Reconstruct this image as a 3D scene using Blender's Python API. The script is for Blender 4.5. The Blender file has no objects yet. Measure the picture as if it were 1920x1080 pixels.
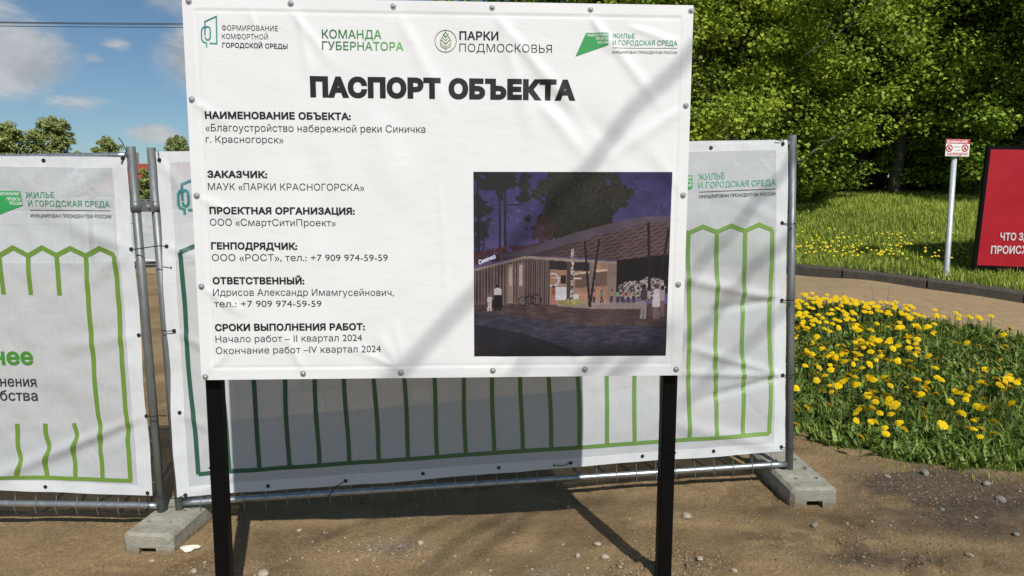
import bpy, bmesh, math, random
import numpy as np
from mathutils import Vector
R_ = math.radians
random.seed(7); rng = np.random.default_rng(7)
sc = bpy.context.scene; COL = sc.collection

# ------------------------------------------------------------------ camera
FPX = 1340.0; CH = 1.75; PITCH = math.atan(150 / FPX)
cam = bpy.data.objects.new('camera', bpy.data.cameras.new('camera')); COL.objects.link(cam)
cam.location = (0, 0, CH); cam.rotation_euler = (math.pi / 2 - PITCH, 0, 0)
cam.data.sensor_width = 36; cam.data.lens = FPX / 1920 * 36; cam.data.clip_end = 3000; cam.data.clip_start = .05
sc.camera = cam
sc.render.resolution_x = 1024; sc.render.resolution_y = 576

# ------------------------------------------------------------------ light
SUN_EL = R_(44); SUN_AZ = R_(16.5)            # sun behind the viewer, a little to the right
TO_SUN = np.array([math.sin(SUN_AZ) * math.cos(SUN_EL), -math.cos(SUN_AZ) * math.cos(SUN_EL), math.sin(SUN_EL)])
sun = bpy.data.objects.new('sun', bpy.data.lights.new('sun', 'SUN')); COL.objects.link(sun)
sun.data.energy = 3.9; sun.data.angle = R_(.53); sun.data.color = (1, .965, .91)
sun.rotation_euler = Vector(-TO_SUN).to_track_quat('-Z', 'Y').to_euler()
world = bpy.data.worlds.new('World'); sc.world = world; world.use_nodes = True
SKY_STRENGTH = .060
def build_world():
    nt = world.node_tree; N = nt.nodes; L = nt.links; N.clear()
    out = N.new('ShaderNodeOutputWorld'); bg = N.new('ShaderNodeBackground'); L.new(bg.outputs[0], out.inputs[0])
    sky = N.new('ShaderNodeTexSky'); sky.sky_type = 'NISHITA'; sky.sun_disc = False
    sky.sun_elevation = SUN_EL; sky.sun_rotation = math.atan2(TO_SUN[0], TO_SUN[1]); sky.dust_density = .3; sky.air_density = 1.0; sky.ozone_density = 1.6
    tc = N.new('ShaderNodeTexCoord'); gen = tc.outputs['Generated']
    mp = N.new('ShaderNodeMapping'); mp.inputs['Scale'].default_value = (11, 11, 24); L.new(gen, mp.inputs[0])
    no = N.new('ShaderNodeTexNoise'); no.inputs['Scale'].default_value = 1.0; no.inputs['Detail'].default_value = 7; no.inputs['Roughness'].default_value = .66; no.inputs['Distortion'].default_value = .6
    L.new(mp.outputs[0], no.inputs[0])
    # cloud banks: (azimuth deg from forward, elevation deg, half width, half height, weight)
    banks = [(-34.8, 9.6, 5.2, 3.2, 1.05), (-37.5, 12, 5, 2.8, .9), (-31, 7.0, 2.6, .9, .6), (-28.5, 16.2, 8.5, 2.4, 1.0), (-22.5, 10.6, 3.9, 3.2, 1.05), (-24.5, 14.6, 4.0, 2.2, .6),
             (-28.2, 11.0, 1.3, .6, .62), (-29.6, 10.0, 1.1, .5, .55), (-26.2, 5.2, 2.1, .9, 1.0), (-23, 4.2, 1.6, .7, .55), (20, 25, 14, 6, .5), (60, 20, 20, 6, .6), (-70, 18, 20, 6, .7), (-110, 25, 20, 8, .7), (120, 22, 25, 9, .7), (-10, 40, 14, 7, .5)]
    acc = None
    for az, el, hw, hh, wt in banks:
        a, e = R_(az), R_(el)
        c = (math.sin(a) * math.cos(e), math.cos(a) * math.cos(e), math.sin(e))
        s1 = N.new('ShaderNodeVectorMath'); s1.operation = 'SUBTRACT'; L.new(gen, s1.inputs[0]); s1.inputs[1].default_value = c
        s2 = N.new('ShaderNodeVectorMath'); s2.operation = 'MULTIPLY'; L.new(s1.outputs[0], s2.inputs[0]); s2.inputs[1].default_value = (1 / math.sin(R_(hw)), 1 / math.sin(R_(hw)), 1 / math.sin(R_(hh)))
        s3 = N.new('ShaderNodeVectorMath'); s3.operation = 'LENGTH'; L.new(s2.outputs[0], s3.inputs[0])
        mr = N.new('ShaderNodeMapRange'); mr.interpolation_type = 'SMOOTHSTEP'; L.new(s3.outputs['Value'], mr.inputs[0])
        mr.inputs[1].default_value = 1.35; mr.inputs[2].default_value = .1; mr.inputs[3].default_value = 0; mr.inputs[4].default_value = wt
        if acc is None: acc = mr.outputs[0]
        else:
            mx = N.new('ShaderNodeMath'); mx.operation = 'MAXIMUM'; L.new(acc, mx.inputs[0]); L.new(mr.outputs[0], mx.inputs[1]); acc = mx.outputs[0]
    ad = N.new('ShaderNodeMath'); ad.operation = 'ADD'; L.new(acc, ad.inputs[0]); L.new(no.outputs[0], ad.inputs[1])
    cr = N.new('ShaderNodeMapRange'); cr.interpolation_type = 'SMOOTHSTEP'; L.new(ad.outputs[0], cr.inputs[0]); cr.inputs[1].default_value = .70; cr.inputs[2].default_value = 1.35; cr.inputs[4].default_value = .85
    cb = N.new('ShaderNodeMapRange'); L.new(no.outputs[0], cb.inputs[0]); cb.inputs[1].default_value = .35; cb.inputs[2].default_value = .7; cb.inputs[3].default_value = 5.4; cb.inputs[4].default_value = 9.2
    cc = N.new('ShaderNodeVectorMath'); cc.operation = 'SCALE'; cc.inputs[0].default_value = (1.0, 1.02, 1.04); L.new(cb.outputs[0], cc.inputs['Scale'])
    mix = N.new('ShaderNodeMix'); mix.data_type = 'RGBA'; tn = N.new('ShaderNodeVectorMath'); tn.operation = 'MULTIPLY'; L.new(sky.outputs[0], tn.inputs[0]); tn.inputs[1].default_value = (.78, .94, 1.04); L.new(cr.outputs[0], mix.inputs['Factor']); L.new(tn.outputs[0], mix.inputs['A']); L.new(cc.outputs[0], mix.inputs['B'])
    L.new(mix.outputs['Result'], bg.inputs[0]); bg.inputs[1].default_value = SKY_STRENGTH
build_world()
sc.view_settings.view_transform = 'Standard'; sc.view_settings.look = 'None'; sc.view_settings.gamma = 1; sc.view_settings.exposure = .24

# ------------------------------------------------------------------ helpers
def srgb(r, g, b):
    f = lambda c: (c / 255 / 12.92) if c / 255 <= .04045 else ((c / 255 + .055) / 1.055) ** 2.4
    return (f(r), f(g), f(b))
CAMR = np.array([[1, 0, 0], [0, math.cos(PITCH), -math.sin(PITCH)], [0, math.sin(PITCH), math.cos(PITCH)]])
CP = np.array([0, 0, CH])
def ray(px, py): return np.array([(px - 960) / FPX, 1, -(py - 540) / FPX]) @ CAMR
def at(px, py, Y):                       # a measured pixel at world distance Y
    d = ray(px, py); return CP + d * (Y / d[1])
def rot(r):
    r = np.array(r, float); t = np.linalg.norm(r); k = r / t
    K = np.array([[0, -k[2], k[1]], [k[2], 0, -k[0]], [-k[1], k[0], 0]])
    return np.eye(3) + math.sin(t) * K + (1 - math.cos(t)) * K @ K
class Plane:                             # a leaning rectangle in the world: u along, v up, w towards the viewer's side
    def __init__(s, p, r): s.p = np.array(p, float); s.R = rot(r); s.n = -s.R[:, 1]
    def __call__(s, u, v, w=0.0): return s.p + s.R @ np.array([u, -w, v])
    def many(s, a): a = np.asarray(a, float); return s.p + np.c_[a[:, 0], -a[:, 2], a[:, 1]] @ s.R.T
    def uv(s, px, py, w=0.0):
        d = ray(px, py); o = s.p + s.n * w
        X = CP + d * (np.dot(o - CP, s.n) / np.dot(d, s.n)); q = s.R.T @ (X - s.p); return np.array([q[0], q[2]])

def sstep(a, b, x):
    t = np.clip((x - a) / (b - a), 0, 1); return t * t * (3 - 2 * t)
_perm = np.random.default_rng(3).random((256, 256))
def vnoise(x, y):
    x = np.asarray(x, float); y = np.asarray(y, float)
    xi = np.floor(x).astype(int); yi = np.floor(y).astype(int); fx = x - xi; fy = y - yi
    fx = fx * fx * (3 - 2 * fx); fy = fy * fy * (3 - 2 * fy)
    g = lambda i, j: _perm[i % 256, j % 256]
    return (g(xi, yi) * (1 - fx) + g(xi + 1, yi) * fx) * (1 - fy) + (g(xi, yi + 1) * (1 - fx) + g(xi + 1, yi + 1) * fx) * fy
def fbm(x, y, o=4):
    s = 0; a = .5
    for i in range(o): s = s + a * vnoise(x * 2 ** i + 17 * i, y * 2 ** i + 31 * i); a *= .5
    return s

# materials
def newmat(name):
    m = bpy.data.materials.new(name); m.use_nodes = True; nt = m.node_tree
    return m, nt, nt.nodes, nt.links, nt.nodes['Principled BSDF']
def mat(name, col, rough=.6, metal=0.0, var=.0, scale=20.0, bump=0.0, bscale=60.0, spec=.5, col2=None, stretch=(1, 1, 1)):
    m, nt, N, L, P = newmat(name)
    P.inputs['Base Color'].default_value = (*col, 1); P.inputs['Roughness'].default_value = rough; P.inputs['Metallic'].default_value = metal
    P.inputs['Specular IOR Level'].default_value = spec
    tc = N.new('ShaderNodeTexCoord'); mp = N.new('ShaderNodeMapping'); mp.inputs['Scale'].default_value = stretch; L.new(tc.outputs['Object'], mp.inputs[0])
    if var or col2:
        n = N.new('ShaderNodeTexNoise'); n.inputs['Scale'].default_value = scale; n.inputs['Detail'].default_value = 6; n.inputs['Roughness'].default_value = .65; L.new(mp.outputs[0], n.inputs[0])
        r = N.new('ShaderNodeValToRGB'); L.new(n.outputs[0], r.inputs[0]); r.color_ramp.elements[0].position = .3; r.color_ramp.elements[1].position = .7
        a = col2 if col2 else tuple(c * (1 - var) for c in col); b = col if col2 else tuple(min(1, c * (1 + var)) for c in col)
        r.color_ramp.elements[0].color = (*a, 1); r.color_ramp.elements[1].color = (*b, 1); L.new(r.outputs[0], P.inputs['Base Color'])
    if bump:
        n2 = N.new('ShaderNodeTexNoise'); n2.inputs['Scale'].default_value = bscale; n2.inputs['Detail'].default_value = 5; L.new(mp.outputs[0], n2.inputs[0])
        b = N.new('ShaderNodeBump'); b.inputs['Strength'].default_value = bump; b.inputs['Distance'].default_value = .01; L.new(n2.outputs[0], b.inputs['Height']); L.new(b.outputs[0], P.inputs['Normal'])
    return m
def attrmat(name, rough=.5, attr='Col', bump=0, alpha=0):
    m, nt, N, L, P = newmat(name)
    a = N.new('ShaderNodeAttribute'); a.attribute_name = attr; L.new(a.outputs['Color'], P.inputs['Base Color']); P.inputs['Roughness'].default_value = rough
    P.inputs['Specular IOR Level'].default_value = .35
    return m
def leafmat(name, dark, light, rough=.45, trans=.25, spec=.35):
    m, nt, N, L, P = newmat(name)
    a = N.new('ShaderNodeAttribute'); a.attribute_name = 'tint'
    mx = N.new('ShaderNodeMix'); mx.data_type = 'RGBA'; L.new(a.outputs['Fac'], mx.inputs['Factor']); mx.inputs['A'].default_value = (*dark, 1); mx.inputs['B'].default_value = (*light, 1)
    L.new(mx.outputs['Result'], P.inputs['Base Color']); P.inputs['Roughness'].default_value = rough; P.inputs['Specular IOR Level'].default_value = spec
    tr = N.new('ShaderNodeBsdfTranslucent'); L.new(mx.outputs['Result'], tr.inputs[0])
    ms = N.new('ShaderNodeMixShader'); ms.inputs[0].default_value = trans; L.new(P.outputs[0], ms.inputs[1]); L.new(tr.outputs[0], ms.inputs[2])
    L.new(ms.outputs[0], N['Material Output'].inputs[0]); return m

# objects
def empty(name, loc, label=None, cat=None, group=None, kind=None):
    o = bpy.data.objects.new(name, None); COL.objects.link(o); o.location = tuple(loc); o.empty_display_size = .1
    return tag(o, label, cat, group, kind)
def tag(o, label=None, cat=None, group=None, kind=None):
    if label: o['label'] = label
    if cat: o['category'] = cat
    if group: o['group'] = group
    if kind: o['kind'] = kind
    return o
def wloc(o):
    v = Vector((0, 0, 0))
    while o is not None: v += o.location; o = o.parent
    return np.array(v)
def mesh(name, V, F, m, parent=None, smooth=False, origin=None, mats=None, fmat=None):
    """V in world coordinates; the object's origin is the parent's, or the given one."""
    V = np.asarray(V, float).reshape(-1, 3)
    base = wloc(parent) if parent is not None else np.array(origin if origin is not None else (0, 0, 0), float)
    me = bpy.data.meshes.new(name); V = V - base
    if isinstance(F, np.ndarray):
        nf, k = F.shape
        me.vertices.add(len(V)); me.vertices.foreach_set('co', V.astype(np.float32).ravel())
        me.loops.add(nf * k); me.loops.foreach_set('vertex_index', F.astype(np.int32).ravel())
        me.polygons.add(nf); me.polygons.foreach_set('loop_start', (np.arange(nf) * k).astype(np.int32)); me.polygons.foreach_set('loop_total', np.full(nf, k, np.int32))
        me.update(calc_edges=True); me.validate()
    else: me.from_pydata([tuple(v) for v in V], [], [list(f) for f in F])
    for x in (mats if mats else [m]): me.materials.append(x)
    if fmat is not None: me.polygons.foreach_set('material_index', np.asarray(fmat, np.int32))
    if smooth: me.polygons.foreach_set('use_smooth', np.ones(len(me.polygons), bool))
    me.update()
    o = bpy.data.objects.new(name, me); COL.objects.link(o)
    if parent is not None: o.parent = parent
    elif origin is not None: o.location = tuple(origin)
    return o
def face_colors(o, cols, name='Col'):
    me = o.data; a = me.color_attributes.new(name, 'FLOAT_COLOR', 'CORNER')
    tot = np.zeros(len(me.polygons), np.int32); me.polygons.foreach_get('loop_total', tot)
    c = np.repeat(np.asarray(cols, np.float32), tot, axis=0); a.data.foreach_set('color', np.c_[c, np.ones(len(c), np.float32)].ravel())
def face_tint(o, t):
    a = o.data.attributes.new('tint', 'FLOAT', 'FACE'); a.data.foreach_set('value', np.asarray(t, np.float32))
class MB:
    def __init__(s): s.V = []; s.F = []; s.M = []
    def add(s, V, F, mi=0):
        b = len(s.V); s.V += [tuple(map(float, v)) for v in V]; s.F += [tuple(b + i for i in f) for f in F]; s.M += [mi] * len(F); return s
    def box(s, c, size, Rm=None, mi=0):
        c = np.array(c, float); h = np.array(size, float) / 2; Rm = np.eye(3) if Rm is None else Rm
        V = [c + Rm @ (h * np.array(k)) for k in ((-1, -1, -1), (1, -1, -1), (1, 1, -1), (-1, 1, -1), (-1, -1, 1), (1, -1, 1), (1, 1, 1), (-1, 1, 1))]
        return s.add(V, [(0, 3, 2, 1), (4, 5, 6, 7), (0, 1, 5, 4), (1, 2, 6, 5), (2, 3, 7, 6), (3, 0, 4, 7)], mi)
    def tube(s, pts, rad, n=8, cap=True, mi=0):
        P = [np.array(p, float) for p in pts]; rad = [rad] * len(P) if np.isscalar(rad) else rad
        V = []; F = []; ref = None
        for i, p in enumerate(P):
            t = (P[min(i + 1, len(P) - 1)] - P[max(i - 1, 0)]); t = t / (np.linalg.norm(t) + 1e-12)
            if ref is None:
                ref = np.array([0, 0, 1.]) if abs(t[2]) < .9 else np.array([1., 0, 0])
            a = ref - t * np.dot(ref, t); a /= np.linalg.norm(a); b = np.cross(t, a); ref = a
            for k in range(n):
                q = 2 * math.pi * k / n; V.append(p + rad[i] * (math.cos(q) * a + math.sin(q) * b))
        for i in range(len(P) - 1):
            for k in range(n):
                k2 = (k + 1) % n; F.append((i * n + k, i * n + k2, (i + 1) * n + k2, (i + 1) * n + k))
        if cap: F.append(tuple(range(n - 1, -1, -1))); F.append(tuple((len(P) - 1) * n + k for k in range(n)))
        return s.add(V, F, mi)
    def build(s, name, m, parent=None, smooth=False, origin=None, mats=None):
        return mesh(name, s.V, s.F, m, parent, smooth, origin, mats, s.M if mats else None)

# ------------------------------------------------------------------ lettering: outlines of the built-in typeface, filled by trapezoids
_outl = {}
def outlines(text, sp=1.0):
    if (text, sp) in _outl: return _outl[(text, sp)]
    c = bpy.data.curves.new('t', 'FONT'); c.body = text; c.size = 1; c.resolution_u = 3; c.space_character = sp
    o = bpy.data.objects.new('t', c); COL.objects.link(o)
    dg = bpy.context.evaluated_depsgraph_get(); cu = o.evaluated_get(dg).to_curve(dg)
    res = []
    for sp in cu.splines:
        bp = sp.bezier_points; n = len(bp); pts = []
        for i in range(n):
            a, b = bp[i], bp[(i + 1) % n]
            p0, p1, p2, p3 = (np.array(q[:2]) for q in (a.co, a.handle_right, b.handle_left, b.co))
            straight = np.linalg.norm(np.cross(p3 - p0, p1 - p0)) < 1e-5 and np.linalg.norm(np.cross(p3 - p0, p2 - p0)) < 1e-5
            for t in ((0,) if straight else (0, .25, .5, .75)):
                pts.append((1 - t) ** 3 * p0 + 3 * (1 - t) ** 2 * t * p1 + 3 * (1 - t) * t * t * p2 + t ** 3 * p3)
        P = [pts[0]]
        for q in pts[1:]:
            if np.linalg.norm(q - P[-1]) > 1e-5: P.append(q)
        if np.linalg.norm(P[0] - P[-1]) < 1e-5: P.pop()
        if len(P) > 2: res.append(np.array(P))
    o.to_curve_clear() if hasattr(o, 'to_curve_clear') else None
    bpy.data.objects.remove(o); bpy.data.curves.remove(c)
    _outl[(text, sp)] = res; return res
def area(p): x, y = p[:, 0], p[:, 1]; return .5 * np.sum(x * np.roll(y, -1) - np.roll(x, -1) * y)
def embolden(cs, off, sign):
    out = []
    for p in cs:
        d = np.roll(p, -1, 0) - p; d /= np.linalg.norm(d, axis=1, keepdims=True) + 1e-9
        nrm = np.c_[d[:, 1], -d[:, 0]] * sign; n0 = np.roll(nrm, 1, 0)
        m = nrm + n0; den = np.maximum(1 + np.sum(nrm * n0, 1, keepdims=True), .35)
        out.append(p + off * m / den)
    return out
def fill(cs, maxh):
    """non-zero winding fill: list of (xl0,xr0,y0,xl1,xr1,y1)"""
    ys = sorted({round(float(y), 5) for p in cs for y in p[:, 1]}); E = []
    for p in cs:
        q = np.roll(p, -1, 0)
        for a, b in zip(p, q):
            if abs(a[1] - b[1]) > 1e-6: E.append((a, b, 1) if a[1] < b[1] else (b, a, -1))
    lv = [ys[0]]
    for y in ys[1:]:
        if y - lv[-1] < 2e-3: continue
        k = max(1, int(math.ceil((y - lv[-1]) / maxh))); y0 = lv[-1]
        lv += [y0 + (y - y0) * (j + 1) / k for j in range(k)]
    T = []
    for y0, y1 in zip(lv[:-1], lv[1:]):
        ym = (y0 + y1) / 2; hit = []
        for a, b, w in E:
            if a[1] <= ym < b[1]:
                f = lambda y: a[0] + (b[0] - a[0]) * min(1, max(0, (y - a[1]) / (b[1] - a[1])))
                hit.append((f(ym), f(y0), f(y1), w))
        hit.sort(key=lambda h: h[0]); wn = 0
        for h in hit:
            if wn == 0: st = h
            wn += h[3]
            if wn == 0: T.append((st[1], h[1], y0, st[2], h[2], y1))
    return T
CAPH = None
def text_quads(text, bold=0.0):
    cs = outlines(text, 1.0 + .9 * max(0, bold))
    if not cs: return []
    if bold:
        def inside(p, q): return area(q) * area(p) < 0 and abs(area(q)) > abs(area(p)) and inpoly(p[:, 0], p[:, 1], q).all()
        cs = [embolden([p], bold, (1 if area(p) > 0 else -1) * (-1 if any(inside(p, q) for q in cs if q is not p) else 1))[0] for p in cs]
    return fill(cs, .16)
class Print:
    """flat printing on a Plane: quads in (u,v), conforming to a surface function w(u,v)"""
    def __init__(s, plane, wf, lift, cell=.012): s.cell = cell; s.pl = plane; s.wf = wf; s.lift = lift; s.Q = []; s.C = []
    def quad(s, a, b, c, d, col): s.Q.append((a, b, c, d)); s.C.append(col)
    def uv(s, p): return s.pl.uv(p[0], p[1], s.lift)
    def text(s, t, left, right, cap, col, bold=0.0, col2=None, slant=0.0, xh=False):
        a, b = s.uv(left), s.uv(right); mid = s.uv(((left[0] + right[0]) / 2, (left[1] + right[1]) / 2)); top = s.uv(((left[0] + right[0]) / 2, (left[1] + right[1]) / 2 - cap))
        capm = np.linalg.norm(top - mid) / (.75 if xh else 1.0)
        Q = text_quads(t, bold); x0 = min(min(q[0], q[3]) for q in Q); x1 = max(max(q[1], q[4]) for q in Q)
        sy = capm / (CAPH + bold); d = (b - a); sx = 1.0 / (x1 - x0); up = np.array([-d[1], d[0]]) / np.linalg.norm(d)
        def m(x, y): return a + d * (x - x0) * sx + up * (y + bold / 2 * 0) * sy + np.array([slant * y * sy, 0])
        for xl0, xr0, y0, xl1, xr1, y1 in Q:
            k = ((xl0 + xr0) / 2 - x0) * sx
            c = col if col2 is None else tuple(p * (1 - k) + q * k for p, q in zip(col, col2))
            s.quad(m(xl0, y0), m(xr0, y0), m(xr1, y1), m(xl1, y1), c)
    def line(s, pts, wid, col, col2=None, px=True, cyc=False, maxl=.12):
        P = [s.uv(p) if px else np.array(p, float) for p in pts]
        if cyc: P = P + [P[0]]
        D = [(P[i + 1] - P[i]) / (np.linalg.norm(P[i + 1] - P[i]) + 1e-9) for i in range(len(P) - 1)]
        Ls = []
        for i in range(len(P)):
            if cyc and i in (0, len(P) - 1): d0, d1 = D[-1], D[0]
            else: d0, d1 = D[max(0, i - 1)], D[min(i, len(D) - 1)]
            n = np.array([-d0[1] - d1[1], d0[0] + d1[0]]); n /= (1 + max(-.5, np.dot(d0, d1))); Ls.append(n * wid / 2)
        for i in range(len(P) - 1):
            k = max(1, int(np.linalg.norm(P[i + 1] - P[i]) / maxl))
            for j in range(k):
                t0, t1 = j / k, (j + 1) / k; f = lambda A, t: A[i] * (1 - t) + A[i + 1] * t
                q = f(P, t0) - f(Ls, t0), f(P, t1) - f(Ls, t1), f(P, t1) + f(Ls, t1), f(P, t0) + f(Ls, t0)
                tt = (i + t0) / (len(P) - 1); c = col if col2 is None else tuple(a * (1 - tt) + b * tt for a, b in zip(col, col2))
                s.quad(*q, c)
    def build(s, name, m, parent, extra=0.0):
        Q = []; C = []
        for q, c in zip(s.Q, s.C):
            q = np.array(q, float); nu = max(1, int(math.ceil(max(np.linalg.norm(q[1] - q[0]), np.linalg.norm(q[2] - q[3])) / s.cell))); nv = max(1, int(math.ceil(max(np.linalg.norm(q[3] - q[0]), np.linalg.norm(q[2] - q[1])) / s.cell)))
            P = lambda a, b: (q[0] * (1 - a) + q[1] * a) * (1 - b) + (q[3] * (1 - a) + q[2] * a) * b
            for i in range(nu):
                for j in range(nv): Q.append((P(i / nu, j / nv), P((i + 1) / nu, j / nv), P((i + 1) / nu, (j + 1) / nv), P(i / nu, (j + 1) / nv))); C.append(c)
        s.Q, s.C = Q, C
        A = np.array(s.Q).reshape(-1, 2); w = s.wf(A[:, 0], A[:, 1]) + s.lift + extra
        V = s.pl.many(np.c_[A, w]); F = np.arange(len(A)).reshape(-1, 4)
        o = mesh(name, V, F, m, parent); me = o.data
        if len(me.polygons) == len(s.C): face_colors(o, s.C)
        else: face_colors(o, [s.C[0]] * len(me.polygons))
        s.Q, s.C = [], []; return o
_q = outlines('Н'); CAPH = max(p[:, 1].max() for p in _q)

# ------------------------------------------------------------------ ground shape
BOARD = Plane((-.2756, 2.9105, 1.0507), (.0109, .0024, .051)); BW, BH = 1.985, 1.5
FENCE = Plane((-.0909, 4.0524, .1223), (-.0111, -.0287, .0974)); FW = 3.595
LEFTP = Plane((-1.967, 3.849, .069), (.033, -.009, -.056))       # origin at the panel's right hand post
KP = np.array([5.78, 8.0]); KD = np.array([-.751, .660]); KN = np.array([.660, .751])   # kerb line, direction, normal away from viewer
CTRL = np.array([(-8, 3, -.14), (-3, 3, -.1), (-1.24, 2.86, -.056), (-1.9, 3.9, -.055), (0, 4.05, -.01), (0, 3.1, .0), (.68, 2.96, .10), (1.65, 4.2, .05), (1.7, 3.8, .045), (2.04, 5.0, .09),
    (3.3, 4.6, .13), (3, 3, .09), (6, 3, .25), (5.6, 11, 1.45), (5.5, 13, 1.78), (7.5, 13, 1.85), (10, 12, 1.8), (4, 13, 1.55), (9, 9, 1.15), (9, 5.5, .5),
    (8, 20, 2.1), (20, 20, 2.2), (3, 20, 1.5), (1, 12, .8), (0, 6, .1), (-2.5, 8, -.06), (-5, 12, -.06), (-11, 22, -.06), (-12, 8, -.1), (-25, 30, 0), (-15, 60, 0), (20, 60, 2), (0, -2, 0), (8, -3, .2), (-8, -3, -.1), (0, -30, 0), (60, 0, 1), (-60, 0, 0), (-90, 90, 0), (90, 90, 1.5), (0, 120, 1), (90, -90, .5), (-90, -90, 0)], float)
def _kerbpts():
    out = []
    for px, py in ((1490, 518), (1567, 524), (1617, 527), (1738, 545), (1820, 556), (1920, 572)):
        d = ray(px, py); M = np.array([[d[0], -KD[0]], [d[1], -KD[1]]]); t = np.linalg.solve(M, KP)[0]; p = CP + d * t; out.append(p)
        q = p[:2] - KN * 1.2; out.append((q[0], q[1], p[2] - .03)); q = p[:2] + KN * .6; out.append((q[0], q[1], p[2] + .10))
    return np.array(out)
CTRL = np.vstack([CTRL, _kerbpts()])
def _k(d2): return np.sqrt(d2 + .5 ** 2)
_D = ((CTRL[:, None, :2] - CTRL[None, :, :2]) ** 2).sum(-1); _Wt = np.linalg.solve(_k(_D) + 1e-3 * np.eye(len(CTRL)), CTRL[:, 2] - .3)
def kdist(x, y): return (np.asarray(x) - KP[0]) * KN[0] + (np.asarray(y) - KP[1]) * KN[1]
def hbase(x, y):
    x = np.asarray(x, float); y = np.asarray(y, float); sh = x.shape; x = x.ravel(); y = y.ravel()
    r = np.zeros(len(x))
    for i in range(0, len(x), 20000):
        s_ = slice(i, i + 20000); d2 = (x[s_, None] - CTRL[:, 0]) ** 2 + (y[s_, None] - CTRL[:, 1]) ** 2
        r[s_] = .3 + _k(d2) @ _Wt
    far = sstep(90, 160, np.hypot(x, y)); r = r * (1 - far) + .5 * far
    return r.reshape(sh)
ZONES = []
def height(x, y):
    x = np.asarray(x, float); y = np.asarray(y, float); h = hbase(x, y); kd = kdist(x, y)
    h = h + .125 * sstep(.06, .16, kd)
    soil = 1 - sstep(4.2, 5.4, y + .0 * x) * .5
    onpath = sstep(-2.0, -1.8, kd) * (1 - sstep(-.05, .05, kd)) * (y < 40)
    rough = (fbm(x * 2.2, y * 2.2, 3) - .45) * .035 + (fbm(x * 9, y * 9, 3) - .45) * .018 + (fbm(x * 26 + 5, y * 26, 2) - .37) * .011 * (.4 + 1.2 * sstep(.4, .6, fbm(x * 2.6 + 3, y * 2.6, 3)))
    z = np.zeros_like(h)
    for zx, zy, rx, ry, am in ZONES: z = np.maximum(z, am * np.exp(-((x - zx) / rx) ** 2 - ((y - zy) / ry) ** 2))
    lump = np.abs(fbm(x * 11 + 3, y * 11 + 8, 3) - .45) * .11 + (fbm(x * 22, y * 22 + 5, 2) - .37) * .045
    return h + rough * soil * (1 - .85 * onpath) + lump * z * soil
def hz(x, y): return float(height(np.array([x]), np.array([y]))[0])
def hit(px, py):
    d = ray(px, py); t = 1.5
    for _ in range(400):
        p = CP + d * t; g = p[2] - float(hbase(np.array([p[0]]), np.array([p[1]]))[0])
        if g < 0.003: break
        t += max(.004, g * .4)
    return CP + d * t
for _p in ((1240, 1068, .30, .13, .9), (1520, 1015, .42, .12, .55), (1730, 1055, .40, .13, .9), (300, 1068, .5, .10, .5), (1420, 935, .25, .14, .45), (1780, 930, .6, .4, .35), (730, 1040, .22, .09, .6), (480, 1078, .3, .07, .8), (1180, 890, .5, .1, .3)): ZONES.append((*hit(*_p[:2])[:2], *_p[2:]))
def inpoly(x, y, P):
    P = np.asarray(P); r = np.zeros(np.shape(x), bool); n = len(P); j = n - 1
    for i in range(n):
        c = ((P[i, 1] > y) != (P[j, 1] > y)); xx = (P[j, 0] - P[i, 0]) * (y - P[i, 1]) / (P[j, 1] - P[i, 1] + 1e-12) + P[i, 0]
        r ^= c & (x < xx); j = i
    return r
MEADOW = [tuple(hit(*p)[:2]) for p in ((1440, 800), (1500, 812), (1560, 832), (1640, 838), (1700, 858), (1790, 862), (1850, 885), (1920, 880))]
MEADOW = [(1.75, 5.6)] + MEADOW + [(6.5, 4.2), (9, 3.4)]
MEADOW += [tuple(KP - KN * 1.78 + KD * t) for t in (-3.6, -1.0, 1.0, 2.6)] + [(2.0, 7.6)]
MEADOW = np.array(MEADOW)
def meadow(x, y):
    jx = x + (fbm(x * 3, y * 3, 3) - .45) * .55; jy = y + (fbm(x * 3 + 40, y * 3, 3) - .45) * .5
    return inpoly(jx, jy, MEADOW)

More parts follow.
